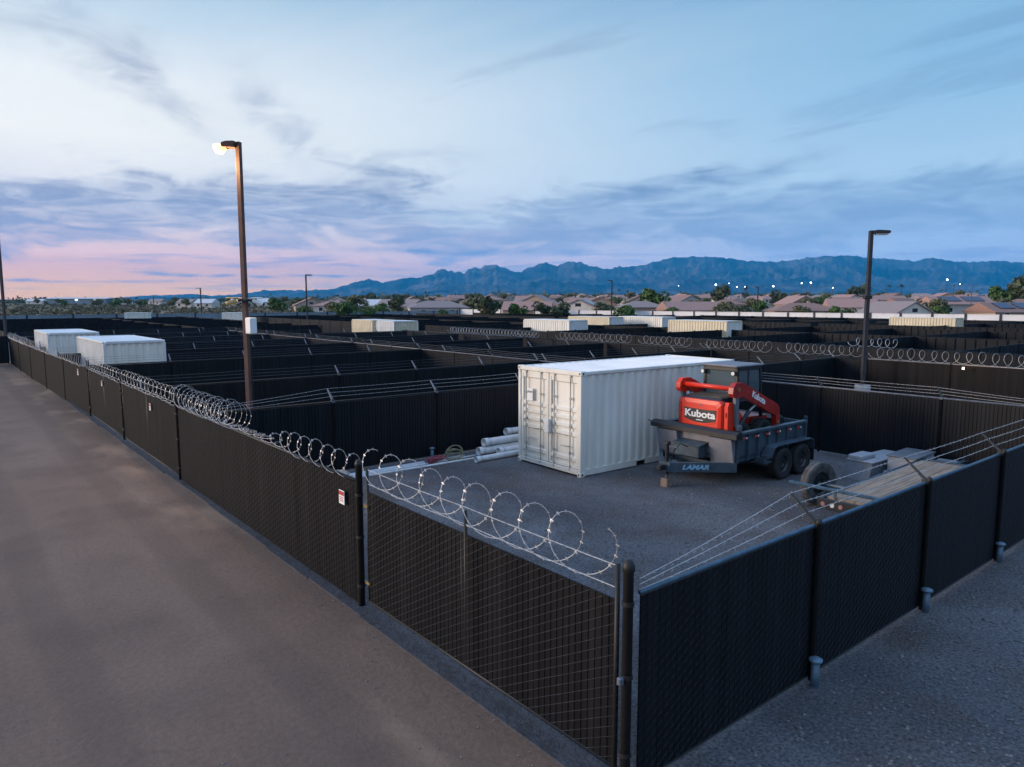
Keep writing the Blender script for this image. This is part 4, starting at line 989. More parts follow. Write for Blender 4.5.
# ------------------------------------------------------------------ yellow barrier at left edge
t = empty('yellow_barrier', 'yellow striped barrier at the left edge where the dirt road ends', 'barrier', (*at(-8,58),0), HEAD-R(90))
mb = MB()
for k in range(4): mb.bbox(-.9,-.02,.25+k*.3,.98,.02,.43+k*.3,.01)
mb.build('board', M['yellow'], t)
for x in (-.8,.85):
    mb = MB(); mb.bbox(x-.04,-.06,0,x+.04,-.021,1.45,.006); mb.build('leg', M['post'], t)

# ------------------------------------------------------------------ houses
def house(label, px, D, w, d, hw, roof, wallm, kind='hip', solar=False, rot=0, group=None, name='house'):
    x, y = at(px, D); t = empty(name, label, 'house', (x,y,gz(x,y)-.05), HEAD-R(90)+R(rot), group)
    w2, d2 = w/2, d/2; hw = hw-.45
    mb = MB(); mb.box(-w2,-d2,0,w2,d2,hw)
    if kind == 'gable':
        mb.prism([(-w2,hw),(w2,hw),(0,hw+w*.22)], -d2, d2, 'y')
    mb.build('wall', M[wallm], t)
    o = .5; rh = hw+min(w,d)*.19
    if kind == 'hip':
        q = min(w2,d2)*.95
        if w >= d: top = [(-w2+q,0,rh),(w2-q,0,rh)]
        else: top = [(0,-d2+q,rh),(0,d2-q,rh)]
        b = [(-w2-o,-d2-o,hw+.02),(w2+o,-d2-o,hw+.02),(w2+o,d2+o,hw+.02),(-w2-o,d2+o,hw+.02)]
        fs = [(0,1,5,4),(1,2,5),(2,3,4,5),(3,0,4),(3,2,1,0)] if w >= d else [(0,1,4),(1,2,5,4),(2,3,5),(3,0,4,5),(3,2,1,0)]
        mb = MB().add(b+top, fs)
        sp = [(-w2*.55,-d2*.75),(w2*.35,-d2*.2)]
        slope = (rh-hw)/(d2+o)
        zf_ = lambda yy: hw+.1+(yy+d2+o)*slope
    elif kind == 'gable':      # ridge runs away from camera
        rz_ = hw+w*.22
        mb = MB(); 
        for s in (-1,1): mb.hexa([(0,-d2-.3,rz_+.03),(s*(w2+o),-d2-.3,hw-.2),(s*(w2+o),d2+.3,hw-.2),(0,d2+.3,rz_+.03),(0,-d2-.3,rz_+.25),(s*(w2+o),-d2-.3,hw+.02),(s*(w2+o),d2+.3,hw+.02),(0,d2+.3,rz_+.25)])
        slope = 0
    else:                      # side gable: ridge across the view
        rz_ = hw+d*.24
        mb = MB()
        mb.prism([(-d2-o,hw-.05),(0,rz_),(d2+o,hw-.05)], -w2-.3, w2+.3, 'x')
        slope = (rz_-hw)/(d2+o); zf_ = lambda yy: hw+.0+(yy+d2+o)*slope
    rf = mb.build('roof', M[roof], t)
    if solar and kind != 'gable':
        y0, y1 = -d2*.75, -d2*.12; q = min(w2,d2)*.6
        for (a,b_) in ((-w2+q*.9,-w2*.08),(w2*.08,w2-q*.9)):
            if b_-a < 1: continue
            s = MB(); s.hexa([(a,y0,zf_(y0)+.10),(b_,y0,zf_(y0)+.10),(b_,y1,zf_(y1)+.10),(a,y1,zf_(y1)+.10),(a,y0,zf_(y0)+.16),(b_,y0,zf_(y0)+.16),(b_,y1,zf_(y1)+.16),(a,y1,zf_(y1)+.16)]); s.build('solar_panel', M['solar'], rf)
    if solar and kind == 'gable':
        s = MB(); k = w*.22/w2; f = lambda xx: hw+w*.22+.10-xx*(w*.22+.23)/(w2+o)
        s.hexa([(w2*.15,-d2*.8,f(w2*.15)+.18),(w2*.9,-d2*.8,f(w2*.9)+.18),(w2*.9,d2*.6,f(w2*.9)+.18),(w2*.15,d2*.6,f(w2*.15)+.18),(w2*.15,-d2*.8,f(w2*.15)+.26),(w2*.9,-d2*.8,f(w2*.9)+.26),(w2*.9,d2*.6,f(w2*.9)+.26),(w2*.15,d2*.6,f(w2*.15)+.26)]); s.build('solar_panel', M['solar'], rf)
    for xx in ((-w2*.55,w2*.45) if kind != 'gable' else (-w2*.4,w2*.35)):
        mb = MB(); mb.box(xx-.55,-d2-.03,hw*.42,xx+.55,-d2+.05,hw*.42+1.0); wi = mb.build('window', M['window'], t)
        fr = MB(); fr.box(xx-.65,-d2-.02,hw*.42-.1,xx+.65,-d2+.03,hw*.42+1.1); fr.build('frame', M['white'], wi)
    if kind == 'gable':
        mb = MB(); mb.box(-.6,-d2-.03,hw+.35,.6,-d2+.05,hw+1.0); mb.build('window', M['window'], t)
    mb = MB(); mb.box(w2*.2,d2*.1,rh-.9 if kind=='hip' else hw+.3,w2*.2+.5,d2*.1+.5,rh+.35 if kind == 'hip' else rh+.1)
    mb.build('chimney', M[wallm], rf)
HS = [
 ('white-gabled house with blue solar roof, left of the slim centre lamp', 582,150,9,10,3.4,'rf3','st1','gable',True,-18),
 ('house with long pink tile roof below the round green tree', 690,152,15,9,2.9,'rf1','st2','side',False,8),
 ('brown-roofed house behind the slim dark lamp, right of the green tree', 800,142,15,10,2.9,'rf2','st2','hip',False,-6),
 ('cream gabled house with grey-pink roof, right of the right lamp post', 893,128,11,10,2.6,'rf3','st1','gable',False,20),
 ('house with two dark solar arrays right of the cream gabled house', 953,165,17,9,3.6,'rf1','st3','side',True,4),
 ('dark solar roof house at the right edge behind the white wall', 1003,138,14,9,2.6,'rf2','st2','side',True,10),
 ('pink-roofed house left of the solar house, above the container roof', 528,152,12,9,3.0,'rf1','st2','side',False,-8),
 ('brown-roofed house adjoining the solar gable house', 556,158,9,9,3.0,'rf2','st2','hip',False,0),
 ('wide grey-tiled house left of the dark round tree', 438,165,16,10,3.2,'rf3','st3','hip',False,12),
 ('small white metal-roofed house below the mountain foot at left', 374,210,10,9,3.0,'rf4','st1','side',False,0),
 ('house with grey-pink roof right of the slim centre lamp', 640,160,12,9,3.3,'rf3','st2','hip',False,0),
 ('pink-roofed house with pale wall left of the right lamp', 848,150,11,9,3.4,'rf1','st1','side',False,-14)]
for h in HS: house(h[0],h[1],h[2],h[3]*.82,h[4]*.82,h[5]-.1,*h[6:9],solar=h[9],rot=h[10])
rnd = random.Random(3)
for D, lo, hi, st in ((205,330,1060,62),(262,300,1060,46),(335,330,1060,36),(420,420,1060,30),(540,480,1060,26)):
    px = lo+rnd.uniform(0,20)
    while px < hi:
        house('distant tile-roofed house among many in the neighbourhood beyond the wall', px, D+rnd.uniform(-16,16), rnd.uniform(8,12), rnd.uniform(6.5,9), rnd.uniform(2.6,3.1), rnd.choice(['rf1','rf1','rf2','rf3','rf2','rf1']),
              rnd.choice(['st1','st2','st3']), rnd.choice(['hip','side','hip','gable']), rnd.random() < .12, rnd.uniform(-25,25), 'distant houses beyond the boundary wall')
        px += st*rnd.uniform(.8,1.3)
# industrial building at left
x, y = at(85,560); t = empty('lit_shed', 'long low pale shed with bright lights far off at the left horizon', 'shed', (x,y,gz(x,y)), HEAD-R(88))
mb = MB(); mb.box(-22,-8,0,22,8,4.5); mb.build('wall', M['block_blue'], t)
mb = MB(); mb.prism([(-8.5,4.5),(0,5.6),(8.5,4.5)], -23, 23, 'x'); mb.build('roof', M['rf4'], t)
for xx in (-12,0,14):
    mb = MB(); mb.bbox(xx-.7,-8.3,3.3,xx+.7,-8.02,3.9,.1); mb.build('wall_light', M['far_on'], t)
for i, (px, D, w) in enumerate(((209,330,8),(190,360,8),(40,620,14),(160,520,10),(242,400,9),(125,560,12),(268,360,8))):
    house('distant pale low house beyond the scrub field at left', px, D, w, 8, 3, 'rf4' if i % 2 == 0 else 'rf3', 'st1', 'side', False, rnd.uniform(-10,10), 'distant pale houses beyond the scrub')

# ------------------------------------------------------------------ trees
def crown(seed, rx, rz, n, leaf, lobes=7):
    rn = random.Random(seed); mb = MB(); L = []
    for i in range(lobes):
        a = rn.uniform(0,2*PI); e = rn.uniform(-.5,1); q = rn.uniform(.2,.62)
        L.append((math.cos(a)*rx*q, math.sin(a)*rx*q, e*rz*.55, rn.uniform(.36,.6)))
    for i in range(n):
        l = rn.choice(L); v = Vector((rn.gauss(0,1),rn.gauss(0,1),rn.gauss(0,1))).normalized()*(rn.random()**.4)
        c = Vector((l[0]+v.x*rx*l[3], l[1]+v.y*rx*l[3], l[2]+v.z*rz*l[3]))
        u = Vector((rn.gauss(0,1),rn.gauss(0,1),rn.gauss(0,.6))).normalized(); w = u.cross(Vector((rn.gauss(0,1),rn.gauss(0,1),rn.gauss(0,1)))).normalized()
        s = leaf*rn.uniform(.5,1.3)
        mb.add([c-u*s-w*s*.5, c+u*s*.2-w*s, c+u*s+w*s*.4, c-u*s*.1+w*s*.9], [(0,1,2,3)])
    return mb
def trunk(h, r, seed):
    rn = random.Random(seed); mb = MB(); mb.tube([(0,0,-.2),(.05*h*rn.uniform(-1,1),.05*h,h*.5),(0,0,h)], r, 7, r2=r*.5)
    for k in range(4):
        a = k*PI/2+rn.random(); mb.tube([(0,0,h*.7),(math.cos(a)*h*.35,math.sin(a)*h*.35,h*1.1),(math.cos(a)*h*.6,math.sin(a)*h*.6,h*1.45)], r*.5, 5, r2=r*.15)
    return mb
CR = []
for k, mm in enumerate(('leaf1','leaf2','leaf3','leaf1','leaf3')):
    CR.append((crown(k, 3.0, 2.4, 900, .30).mesh('crown', M[mm]), trunk(2.0,.18,k).mesh('trunk', M['bark'])))
def tree(label, px, D, size, k, group=None, sz=None):
    x, y = at(px, D); s = size/3.0
    t = empty('tree', label, 'tree', (x,y,gz(x,y)), rnd.uniform(0,6), group); s *= 1.3; t.scale = (s,s,(sz or s))
    c = inst(CR[k][0], 'crown', t, (0,0,3.1)); inst(CR[k][1], 'trunk', t)
def palm(label, px, D, h):
    x, y = at(px, D); t = empty('palm_tree', label, 'palm', (x,y,gz(x,y)), rnd.uniform(0,6))
    mb = MB(); mb.tube([(0,0,-.2),(.1,0,h*.5),(0,0,h)], .22, 8, r2=.15); mb.build('trunk', M['bark'], t)
    mb = MB()
    for i in range(26):
        a = i*2.4; e = .9-1.9*(i/26); P = []
        for j in range(5):
            q = j/4*2.1; P.append((math.cos(a)*q*math.cos(e*.5), math.sin(a)*q*math.cos(e*.5), h+q*math.sin(e)*.6-.22*q*q*.5))
        for j in range(4):
            p, q2 = Vector(P[j]), Vector(P[j+1]); n = Vector((-math.sin(a),math.cos(a),0))*.28*(1-j/5); mb.add([p-n,p+n,q2+n*.8,q2-n*.8,], [(0,1,2,3)])
    mb.build('crown', M['leaf1'], t)
TR = [('big dark round tree left of centre, between grey roofs', 484,140,2.3,0),('round bright green tree above the middle container', 655,172,3.1,1),('small pale green tree right of the solar gable house', 601,146,1.7,2),
 ('olive shrub tree before the long pink roof', 672,140,1.4,1),('wide olive tree right of the cream gabled house', 935,142,2.0,2),('dark tree mass at the right edge on rising ground', 1020,210,4.4,0),
 ('tall dark tree left of the right lamp', 856,300,3.6,0),('olive tree before the pink roof left of the right lamp', 797,138,1.6,4),('bright green low tree by the right lamp foot', 838,135,1.5,1),
 ('green bushy tree near the right edge above solar roofs', 1000,215,3.3,1),('dark green tree behind long pink roofs', 720,240,3.4,0),('tree with dark crown right of the slim dark lamp', 778,240,2.8,3),
 ('green tree left of the grey-tiled house', 357,190,2.4,2),('small tree in front of the white metal roof', 398,180,2.2,0),('dark tall tree below the twin peaks', 372,330,2.8,3),('green tree left of the thin lamp', 280,190,2.2,1)]
for a in TR: tree(*a)
palm('palm with dark drooping crown above roofs right of the lamp', 898,330,8.5)
palm('palm just left of the tallest drooping palm', 886,420,9)
palm('small palm behind the long pink roof', 744,330,8)
palm('palm right of the round green tree', 716,320,8)
for i in range(330):
    D = rnd.choice((146,160,180,205,230,245,280,300,340,380,420,520,650)); px = rnd.uniform(40 if D > 300 else 240,1050)
    if px < 300 and D < 250: D += 150
    tree('distant tree among the roofs and along the horizon', px, D+rnd.uniform(-15,15), rnd.uniform(.8,1.9)*(1+.4*(D > 300)), rnd.choice((0,1,2,2,3,4,4,1)), 'distant trees among the houses')
# horizon woodland and scrub field : stuff
def scatter(name, label, cat, n, fn, m, seed):
    rn = random.Random(seed); mb = MB()
    for i in range(n):
        px, D, s = fn(rn); x, y = at(px, D); z = gz(x,y)
        for k in range(14):
            v = Vector((rn.gauss(0,.45),rn.gauss(0,.45),abs(rn.gauss(0,.42))))*s; c = Vector((x,y,z))+v
            u = Vector((rn.gauss(0,1),rn.gauss(0,1),rn.gauss(0,.6))).normalized()*s*.3; w = Vector((rn.gauss(0,1),rn.gauss(0,1),rn.gauss(0,1))).normalized()*s*.3
            mb.add([c-u,c-w,c+u,c+w], [(0,1,2,3)])
    o = mb.build(name, M[m]); tag(o, label, cat, kind='stuff')
scatter('scrub', 'low desert scrub covering the field at left', 'scrub', 2600, lambda r: (r.uniform(-60,420), 140+ (r.random()**1.5)*420, r.uniform(.5,1.5)), 'scrub', 4)
scatter('woodland', 'far belt of trees along the horizon', 'trees', 2600, lambda r: (r.uniform(-80,1110), 700*math.exp(r.random()*1.6), r.uniform(3,6.5)), 'leaf1', 5)
# power line poles + wire
PW = []
for i, px in enumerate((770,860,950,1040)):
    x, y = at(px, 300); g = gz(x,y)
    t = empty('utility_pole', 'distant wooden utility pole carrying the wires over the roofs at right', 'utility pole', (x,y,g), 0, 'utility poles beyond the wall'); mb = MB(); mb.tube([(0,0,-.2),(0,0,8.6)], .13, 6); mb.build('pole', M['bark'], t)
    mb = MB(); mb.box(-1,-.06,8.0,1,.06,8.15); mb.build('crossarm', M['bark'], t); PW.append((x,y,g+8.2))
mb = MB()
for a, b in zip(PW[:-1], PW[1:]):
    mb.tube([Vector(a).lerp(Vector(b), k/6)-Vector((0,0,.9*4*(k/6)*(1-k/6)*.3)) for k in range(7)], .035, 4)
o = mb.build('power_line', M['pole']); tag(o, 'thin dark wire strung over the roofs at right', 'wire')

# ------------------------------------------------------------------ mountains
PR = [(-60,300),(100,299),(150,295.5),(195,294),(215,296),(247,293.5),(265,290.5),(291,290),(306,291),(334,288.5),(349,285),(360,281.5),(370,279.4),(377,281),(384,283.5),(396,280),(408,277.5),(420,277),(427,275.5),(436,272),(445,270),(455,272),(464,272),(474,268),(485,265.5),(496,265.5),(505,268),(514,271.7),(522,270),(532,266),(543,263),(550,265),(556,266.5),(564,263.5),(572,261),(580,263.5),(588,266),(603,269),(615,267.5),(638,266),(648,263),(659,260.6),(670,258.5),(685,257),(700,256.8),(717,258),(735,260),(760,261.6),(785,259.6),(800,258.5),(817,257),(849,256),(870,257.5),(885,258.5),(900,259.6),(910,261.5),(928,257.5),(940,260),(948,261.5),(964,263),(975,262),(988,261.5),(1005,262.5),(1024,263),(1100,266),(1180,280)]
def prof(px):
    if px <= PR[0][0]: return PR[0][1]
    for (a,ya),(b,yb) in zip(PR[:-1],PR[1:]):
        if a <= px <= b:
            t = (px-a)/(b-a); return ya+(yb-ya)*t
    return PR[-1][1]
def mountains():
    mb = MB(); n = 760; m_ = 64; vs = []; D0, D1 = 6200., 10500.
    for i in range(n+1):
        px = -60+1220*i/n; top = (301-prof(px))*D1/F
        top += ((34 if 420 < px < 625 else 17)*noise.fractal(Vector((px*.13,0,5)),.55,2.3,5)+5*(1-2*abs(noise.noise(Vector((px*.09,3,1))))))*min(1,max(0,top/150))
        for j in range(m_+1):
            v = j/m_
            if v <= .82:
                u = v/.82; D = D0+(D1-D0)*u
                x, y = at(px, D)
                w = noise.fractal(Vector((x/1900,y/1900,2)),.8,2.1,4)
                rdg = 1-abs(noise.fractal(Vector((x/1000+w*.4,y/1000,1)),.7,2.1,6))*2.0
                base = u**1.35
                h = top*base*(1-.62*(1-u)**.4*(1-max(0,min(1,rdg))) if u < 1 else 1)
                h = top*(base*.55+.45*base*max(0,rdg)) if u < .999 else top
                bl = max(0,(u-.9)/.1); h = h*(1-bl)+top*bl*(D/D1) if u < .999 else top
                h -= 30*(1-u)**6
            else:
                u = (v-.82)/.18; D = D1+2600*u; x, y = at(px, D); h = top*(1-u)-25*u
            z = h+(HC if top > 3 else 0)
            vs.append((x,y,z+gz(*at(px,D0))*(1-min(1,v))*0))
    fs = []
    for i in range(n):
        for j in range(m_):
            a = i*(m_+1)+j; fs.append((a,a+1,a+m_+2,a+m_+1))
    mb.add(vs, fs)
    m = bpy.data.materials.new('mountain_rock'); m.use_nodes = True; nt = m.node_tree; b = nt.nodes['Principled BSDF']; b.inputs['Roughness'].default_value = 1; b.inputs['Specular IOR Level'].default_value = 0
    tc = nt.nodes.new('ShaderNodeTexCoord'); nn = nt.nodes.new('ShaderNodeTexNoise'); nn.inputs['Scale'].default_value = .0016; nn.inputs['Detail'].default_value = 9; nn.inputs['Roughness'].default_value = .65
    rp = nt.nodes.new('ShaderNodeValToRGB'); rp.color_ramp.elements[0].position = .38; rp.color_ramp.elements[1].position = .66
    rp.color_ramp.elements[0].color = (.02,.03,.04,1); rp.color_ramp.elements[1].color = (.15,.14,.15,1)
    nt.links.new(tc.outputs['Object'], nn.inputs['Vector']); nt.links.new(nn.outputs[0], rp.inputs[0]); nt.links.new(rp.outputs[0], b.inputs['Base Color'])
    bp = nt.nodes.new('ShaderNodeBump'); bp.inputs['Strength'].default_value = 1; bp.inputs['Distance'].default_value = 60
    nt.links.new(nn.outputs[0], bp.inputs['Height']); nt.links.new(bp.outputs[0], b.inputs['Normal'])
    o = mb.build('mountains', m, smooth=True); tag(o, kind='structure')
mountains()
# ------------------------------------------------------------------ haze
def haze():
    mb = MB(); S = 15500
    mb.box(-S,-S,-60,S,S,760)
    m = bpy.data.materials.new('haze'); m.use_nodes = True; nt = m.node_tree; nt.nodes.clear()
    out = nt.nodes.new('ShaderNodeOutputMaterial'); pv = nt.nodes.new('ShaderNodeVolumePrincipled')
    pv.inputs['Color'].default_value = HAZE_C; pv.inputs['Density'].default_value = HAZE_D; pv.inputs['Anisotropy'].default_value = .0
    nt.links.new(pv.outputs[0], out.inputs['Volume'])
    o = mb.build('haze', m); tag(o, 'thin blue evening haze filling the air', 'haze', kind='stuff')
HAZE_C = (.02,.46,1,1); HAZE_D = 7.0e-5
haze()

# ------------------------------------------------------------------ sky
AZ_SUN = R(146)
def world():
    w = bpy.data.worlds.new('World'); sc.world = w; w.use_nodes = True; nt = w.node_tree; nt.nodes.clear(); L = nt.links.new
    N = nt.nodes.new
    out = N('ShaderNodeOutputWorld'); bg = N('ShaderNodeBackground'); L(bg.outputs[0], out.inputs[0])
    tc = N('ShaderNodeTexCoord'); sp = N('ShaderNodeSeparateXYZ'); L(tc.outputs['Generated'], sp.inputs[0])
    def math_(op, a, b=None, c=None, clamp=False):
        n = N('ShaderNodeMath'); n.operation = op; n.use_clamp = clamp
        for i, v in enumerate((a,b,c)):
            if v is None: continue
            if isinstance(v, (int,float)): n.inputs[i].default_value = v
            else: L(v, n.inputs[i])
        return n.outputs[0]
    def mix(f, a, b, bt='MIX'):
        n = N('ShaderNodeMix'); n.data_type = 'RGBA'; n.blend_type = bt
        for s, v in ((n.inputs['Factor'],f),(n.inputs[6],a),(n.inputs[7],b)):
            if isinstance(v, (int,float)): s.default_value = v
            elif isinstance(v, tuple): s.default_value = v
            else: L(v, s)
        return n.outputs[2]
    def ramp(v, els, interp='LINEAR'):
        n = N('ShaderNodeValToRGB'); cr = n.color_ramp; cr.interpolation = interp
        while len(cr.elements) > 1: cr.elements.remove(cr.elements[-1])
        cr.elements[0].position = els[0][0]; cr.elements[0].color = els[0][1]
        for p, c in els[1:]:
            e = cr.elements.new(p); e.color = c
        L(v, n.inputs[0]); return n.outputs[0]
    el = math_('MULTIPLY', math_('ARCSINE', sp.outputs[2]), 180/PI/50)      # 0..1 over 50 deg
    def E(y):                                                                # picture row -> ramp position
        return math.degrees(math.atan((301-y)/F))/50*1.0
    G = srgb
    Z1 = (.42,.60,.92,1); Z2 = (.56,.82,1.30,1)  # unseen sky overhead, brightened to add light to the ground
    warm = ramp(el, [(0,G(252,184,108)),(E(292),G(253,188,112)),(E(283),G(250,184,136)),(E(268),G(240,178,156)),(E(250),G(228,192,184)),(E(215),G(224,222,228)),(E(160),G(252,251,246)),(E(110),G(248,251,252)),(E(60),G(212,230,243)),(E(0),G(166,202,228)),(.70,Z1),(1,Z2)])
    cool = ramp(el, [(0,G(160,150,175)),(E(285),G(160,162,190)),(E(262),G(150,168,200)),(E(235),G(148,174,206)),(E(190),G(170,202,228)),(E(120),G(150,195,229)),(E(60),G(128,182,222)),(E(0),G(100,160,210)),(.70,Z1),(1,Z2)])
    # azimuth factor
    ds = math_('ADD', math_('MULTIPLY', sp.outputs[0], math.cos(AZ_SUN)), math_('MULTIPLY', sp.outputs[1], math.sin(AZ_SUN)))
    mr = N('ShaderNodeMapRange'); mr.interpolation_type = 'SMOOTHSTEP'; L(ds, mr.inputs[0]); mr.inputs[1].default_value = -.62; mr.inputs[2].default_value = .50
    base = mix(mr.outputs[0], cool, warm)
    # direct glow of the set sun, left of the picture
    gl = math_('MULTIPLY', math_('POWER', math_('MAXIMUM', ds, 0), 6), math_('POWER', math_('SUBTRACT', 1, math_('ABSOLUTE', sp.outputs[2])), 6))
    base = mix(math_('MULTIPLY', gl, .9, clamp=True), base, (1.5,1.05,.72,1))
    # cloud coordinates: plane projection
    inv = math_('DIVIDE', 1, math_('ADD', math_('MAXIMUM', sp.outputs[2], 0), .045))
    cx = math_('MULTIPLY', sp.outputs[0], inv); cy = math_('MULTIPLY', sp.outputs[1], inv)
    cb = N('ShaderNodeCombineXYZ'); L(cx, cb.inputs[0]); L(cy, cb.inputs[1])
    def noise_(vec, scale, det, rough, rot=0, sc_=(1,1,1), loc=(0,0,0), dist=0):
        mp = N('ShaderNodeMapping'); mp.inputs['Rotation'].default_value = (0,0,rot); mp.inputs['Scale'].default_value = sc_; mp.inputs['Location'].default_value = loc
        L(vec, mp.inputs[0]); n = N('ShaderNodeTexNoise'); n.inputs['Scale'].default_value = scale; n.inputs['Detail'].default_value = det; n.inputs['Roughness'].default_value = rough; n.inputs['Distortion'].default_value = dist
        L(mp.outputs[0], n.inputs['Vector']); return n.outputs[0]
    def band(a, b, c, d):
        n1 = N('ShaderNodeMapRange'); n1.interpolation_type = 'SMOOTHSTEP'; L(el, n1.inputs[0]); n1.inputs[1].default_value = a; n1.inputs[2].default_value = b
        n2 = N('ShaderNodeMapRange'); n2.interpolation_type = 'SMOOTHSTEP'; L(el, n2.inputs[0]); n2.inputs[1].default_value = c; n2.inputs[2].default_value = d; n2.inputs[3].default_value = 1; n2.inputs[4].default_value = 0
        return math_('MULTIPLY', n1.outputs[0], n2.outputs[0])
    # bright thin cirrus
    n1 = noise_(cb.outputs[0], .55, 8, .62, R(35), (1,.38,1), (3,1,0), .6)
    f1 = math_('MULTIPLY', ramp(n1, [(.40,(0,0,0,1)),(.72,(1,1,1,1))]), band(.08,.16,.40,.65))
    hi = mix(mr.outputs[0], G(175,208,232), G(252,250,246))
    base = mix(math_('MULTIPLY', f1, .55), base, hi)
    # dark wisps high
    n2 = noise_(cb.outputs[0], 1.1, 7, .6, R(60), (1,.30,1), (7.3,2,0), 1.0)
    f2 = math_('MULTIPLY', ramp(n2, [(.56,(0,0,0,1)),(.74,(1,1,1,1))]), band(.10,.2,.6,.9))
    base = mix(math_('MULTIPLY', f2, .62), base, mix(mr.outputs[0], G(110,140,178), G(150,166,192)))
    # main grey-blue bank, rows 190..250
    sv = N('ShaderNodeVectorMath'); sv.operation = 'MULTIPLY'; L(tc.outputs['Generated'], sv.inputs[0]); sv.inputs[1].default_value = (1,1,3.6)
    n3 = noise_(sv.outputs[0], 4.2, 9, .60, 0, (1,1,1), (1.7,.4,.35), .5)
    wv = math_('ADD', el, math_('MULTIPLY', math_('SUBTRACT', n3, .5), .27))
    m1 = N('ShaderNodeMapRange'); m1.interpolation_type = 'SMOOTHSTEP'; L(wv, m1.inputs[0]); m1.inputs[1].default_value = E(262); m1.inputs[2].default_value = E(244)
    m2 = N('ShaderNodeMapRange'); m2.interpolation_type = 'SMOOTHSTEP'; L(wv, m2.inputs[0]); m2.inputs[1].default_value = E(210); m2.inputs[2].default_value = E(184); m2.inputs[3].default_value = 1; m2.inputs[4].default_value = 0
    f3 = math_('MULTIPLY', m1.outputs[0], m2.outputs[0])
    n4 = noise_(sv.outputs[0], 11, 6, .6, 0, (1,1,1.6), (4,2,0), .8)
    mix_f = math_('ADD', math_('MULTIPLY', mr.outputs[0], .22), .60)
    f3 = math_('MULTIPLY', f3, ramp(n4, [(.34,(.30,.30,.30,1)),(.60,(1,1,1,1))]))
    base = mix(math_('MULTIPLY', f3, mix_f), base, mix(mr.outputs[0], G(106,138,182), G(122,136,174)))
    # single drifting wisps: one shared wobble and one shared streak noise
    wobn = math_('SUBTRACT', noise_(tc.outputs['Generated'], 9, 3, .6), .5)
    strk = ramp(noise_(tc.outputs['Generated'], 8, 5, .62, R(20), (1,1,3.2), (3,1,2), 1.2), [(.34,(0,0,0,1)),(.66,(1,1,1,1))])
    grp = {}
    def wisp(px, py, la, lb, rot, amt, seed, colr):
        nonlocal base
        fw = HV*math.cos(PITCH)+Vector((0,0,-math.sin(PITCH))); up = HV*math.sin(PITCH)+Vector((0,0,math.cos(PITCH)))
        c = (fw+RV*((px-512)/F)+up*((383.5-py)/F)).normalized()
        r_ = Vector((c.y,-c.x,0)).normalized(); u_ = r_.cross(c)
        a_ = r_*math.cos(rot)+u_*math.sin(rot); b_ = u_*math.cos(rot)-r_*math.sin(rot)
        def dot(v):
            n = N('ShaderNodeVectorMath'); n.operation = 'DOT_PRODUCT'; L(tc.outputs['Generated'], n.inputs[0]); n.inputs[1].default_value = v; return n.outputs['Value']
        da, db = dot(a_), dot(b_)
        db2 = math_('MULTIPLY_ADD', wobn, lb*5, db)
        ea = math_('MULTIPLY', da, da); ea = math_('MULTIPLY', ea, 1/la**2); eb = math_('MULTIPLY_ADD', math_('MULTIPLY', db2, db2), 1/lb**2, ea)
        g = math_('MULTIPLY', math_('DIVIDE', 1, math_('MULTIPLY_ADD', math_('MULTIPLY', eb, eb), 1.0, 1.0)), amt)
        base = mix(math_('MULTIPLY', g, strk if lb > .003 else 1.0, clamp=True), base, colr)
    wisp(85, 40, .13, .030, R(-26), .50, 1.3, G(160,172,196))
    wisp(150, 75, .07, .020, R(-38), .38, 4.1, G(165,176,198))
    wisp(278, 122, .060, .017, R(-52), .55, 2.6, G(142,160,192))
    wisp(400, 158, .09, .010, R(4), .55, 6.2, G(160,178,204))
    wisp(700, 182, .12, .013, R(9), .80, 3.4, G(110,138,180))
    wisp(480, 212, .07, .012, R(3), .9, 8.8, G(200,214,226))
    wisp(300, 196, .20, .012, R(3), .6, 9.8, G(122,136,172))
    wisp(470, 250, .13, .0045, R(0), .95, 5.7, G(104,128,172))
    wisp(960, 235, .10, .006, R(3), .55, 7.7, G(165,190,218))
    wisp(975, 185, .03, .006, R(25), .5, 11.7, G(110,142,186))
    for k, (wx, wy) in enumerate(((160,274),(187,275),(222,276),(262,277),(335,277),(22,281))): wisp(wx, wy, .015, .0018, 0, .75, 20+k*3.1, G(122,132,172))
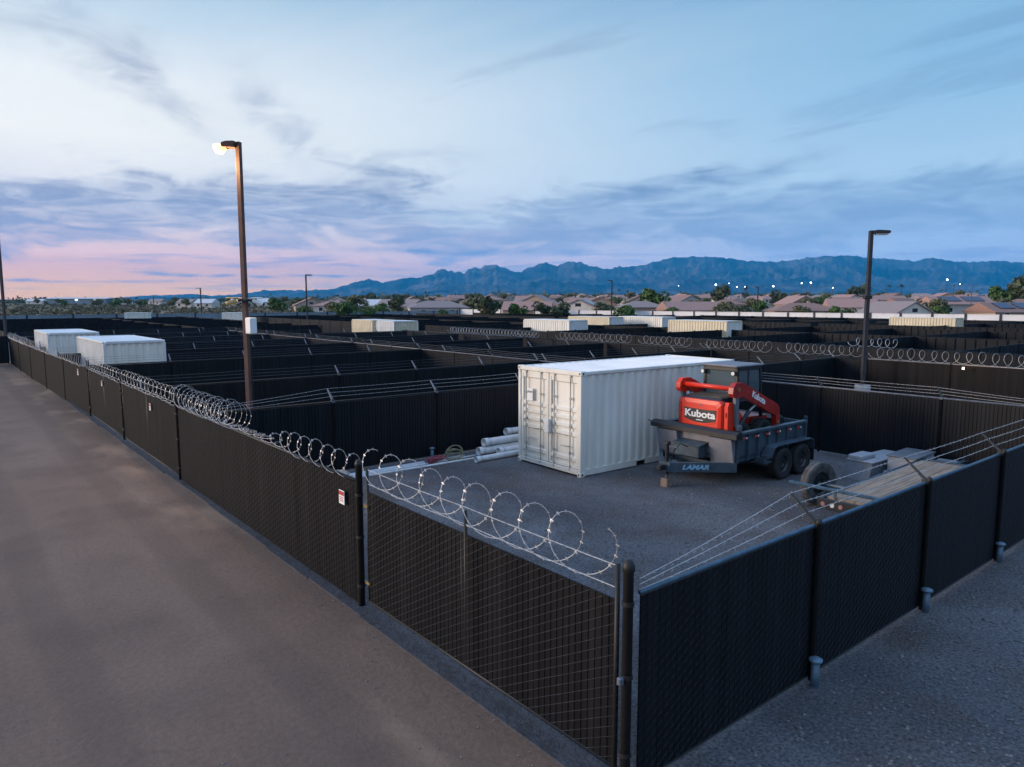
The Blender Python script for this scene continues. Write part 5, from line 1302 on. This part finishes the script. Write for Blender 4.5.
    # thin purple streaks close to the horizon
    sv2 = N('ShaderNodeVectorMath'); sv2.operation = 'MULTIPLY'; L(tc.outputs['Generated'], sv2.inputs[0]); sv2.inputs[1].default_value = (1,1,14)
    n5 = noise_(sv2.outputs[0], 8.0, 6, .55, 0, (1,1,1), (2.2,5,1), .3)
    f5 = math_('MULTIPLY', ramp(n5, [(.52,(0,0,0,1)),(.66,(1,1,1,1))]), band(E(296),E(288),E(262),E(246)))
    base = mix(math_('MULTIPLY', f5, .62), base, mix(mr.outputs[0], G(120,138,178), G(142,140,172)))
    # below the horizon
    sk = N('ShaderNodeTexSky'); sk.sky_type = 'NISHITA'; sk.sun_disc = False; sk.sun_elevation = R(2.5); sk.sun_rotation = PI/2-AZ_SUN
    ns = mix(1.0, sk.outputs[0], (.10,.10,.10,1), 'MULTIPLY')
    base = mix(.10, base, ns)
    path = math_('MINIMUM', math_('DIVIDE', 700, math_('MAXIMUM', sp.outputs[2], .02)), 12000)
    gain = math_('MAXIMUM', math_('MULTIPLY', math_('POWER', math.e, math_('MULTIPLY', path, HAZE_D)), .97), 0)
    cg = N('ShaderNodeCombineXYZ')
    for k in range(3): L(gain, cg.inputs[k])
    base = mix(1.0, base, cg.outputs[0], 'MULTIPLY')
    L(base, bg.inputs['Color']); bg.inputs['Strength'].default_value = 1.0
world()
sd = bpy.data.lights.new('sun', 'SUN'); sd.energy = 4.3; sd.angle = R(22); sd.color = (1,.80,.63)
so = bpy.data.objects.new('sun', sd); col.objects.link(so)
e = R(9); dirv = Vector((math.cos(e)*math.cos(AZ_SUN), math.cos(e)*math.sin(AZ_SUN), math.sin(e))); so.rotation_euler = dirv.to_track_quat('Z','Y').to_euler()
vs_ = sc.view_settings; vs_.view_transform = 'Standard'; vs_.look = 'None'; vs_.exposure = 0; vs_.gamma = 1; vs_.use_curve_mapping = False
sc.cycles.max_bounces = 5; sc.cycles.diffuse_bounces = 2; sc.cycles.glossy_bounces = 2; sc.cycles.volume_bounces = 0; sc.cycles.transparent_max_bounces = 8
sc.cycles.use_denoising = True
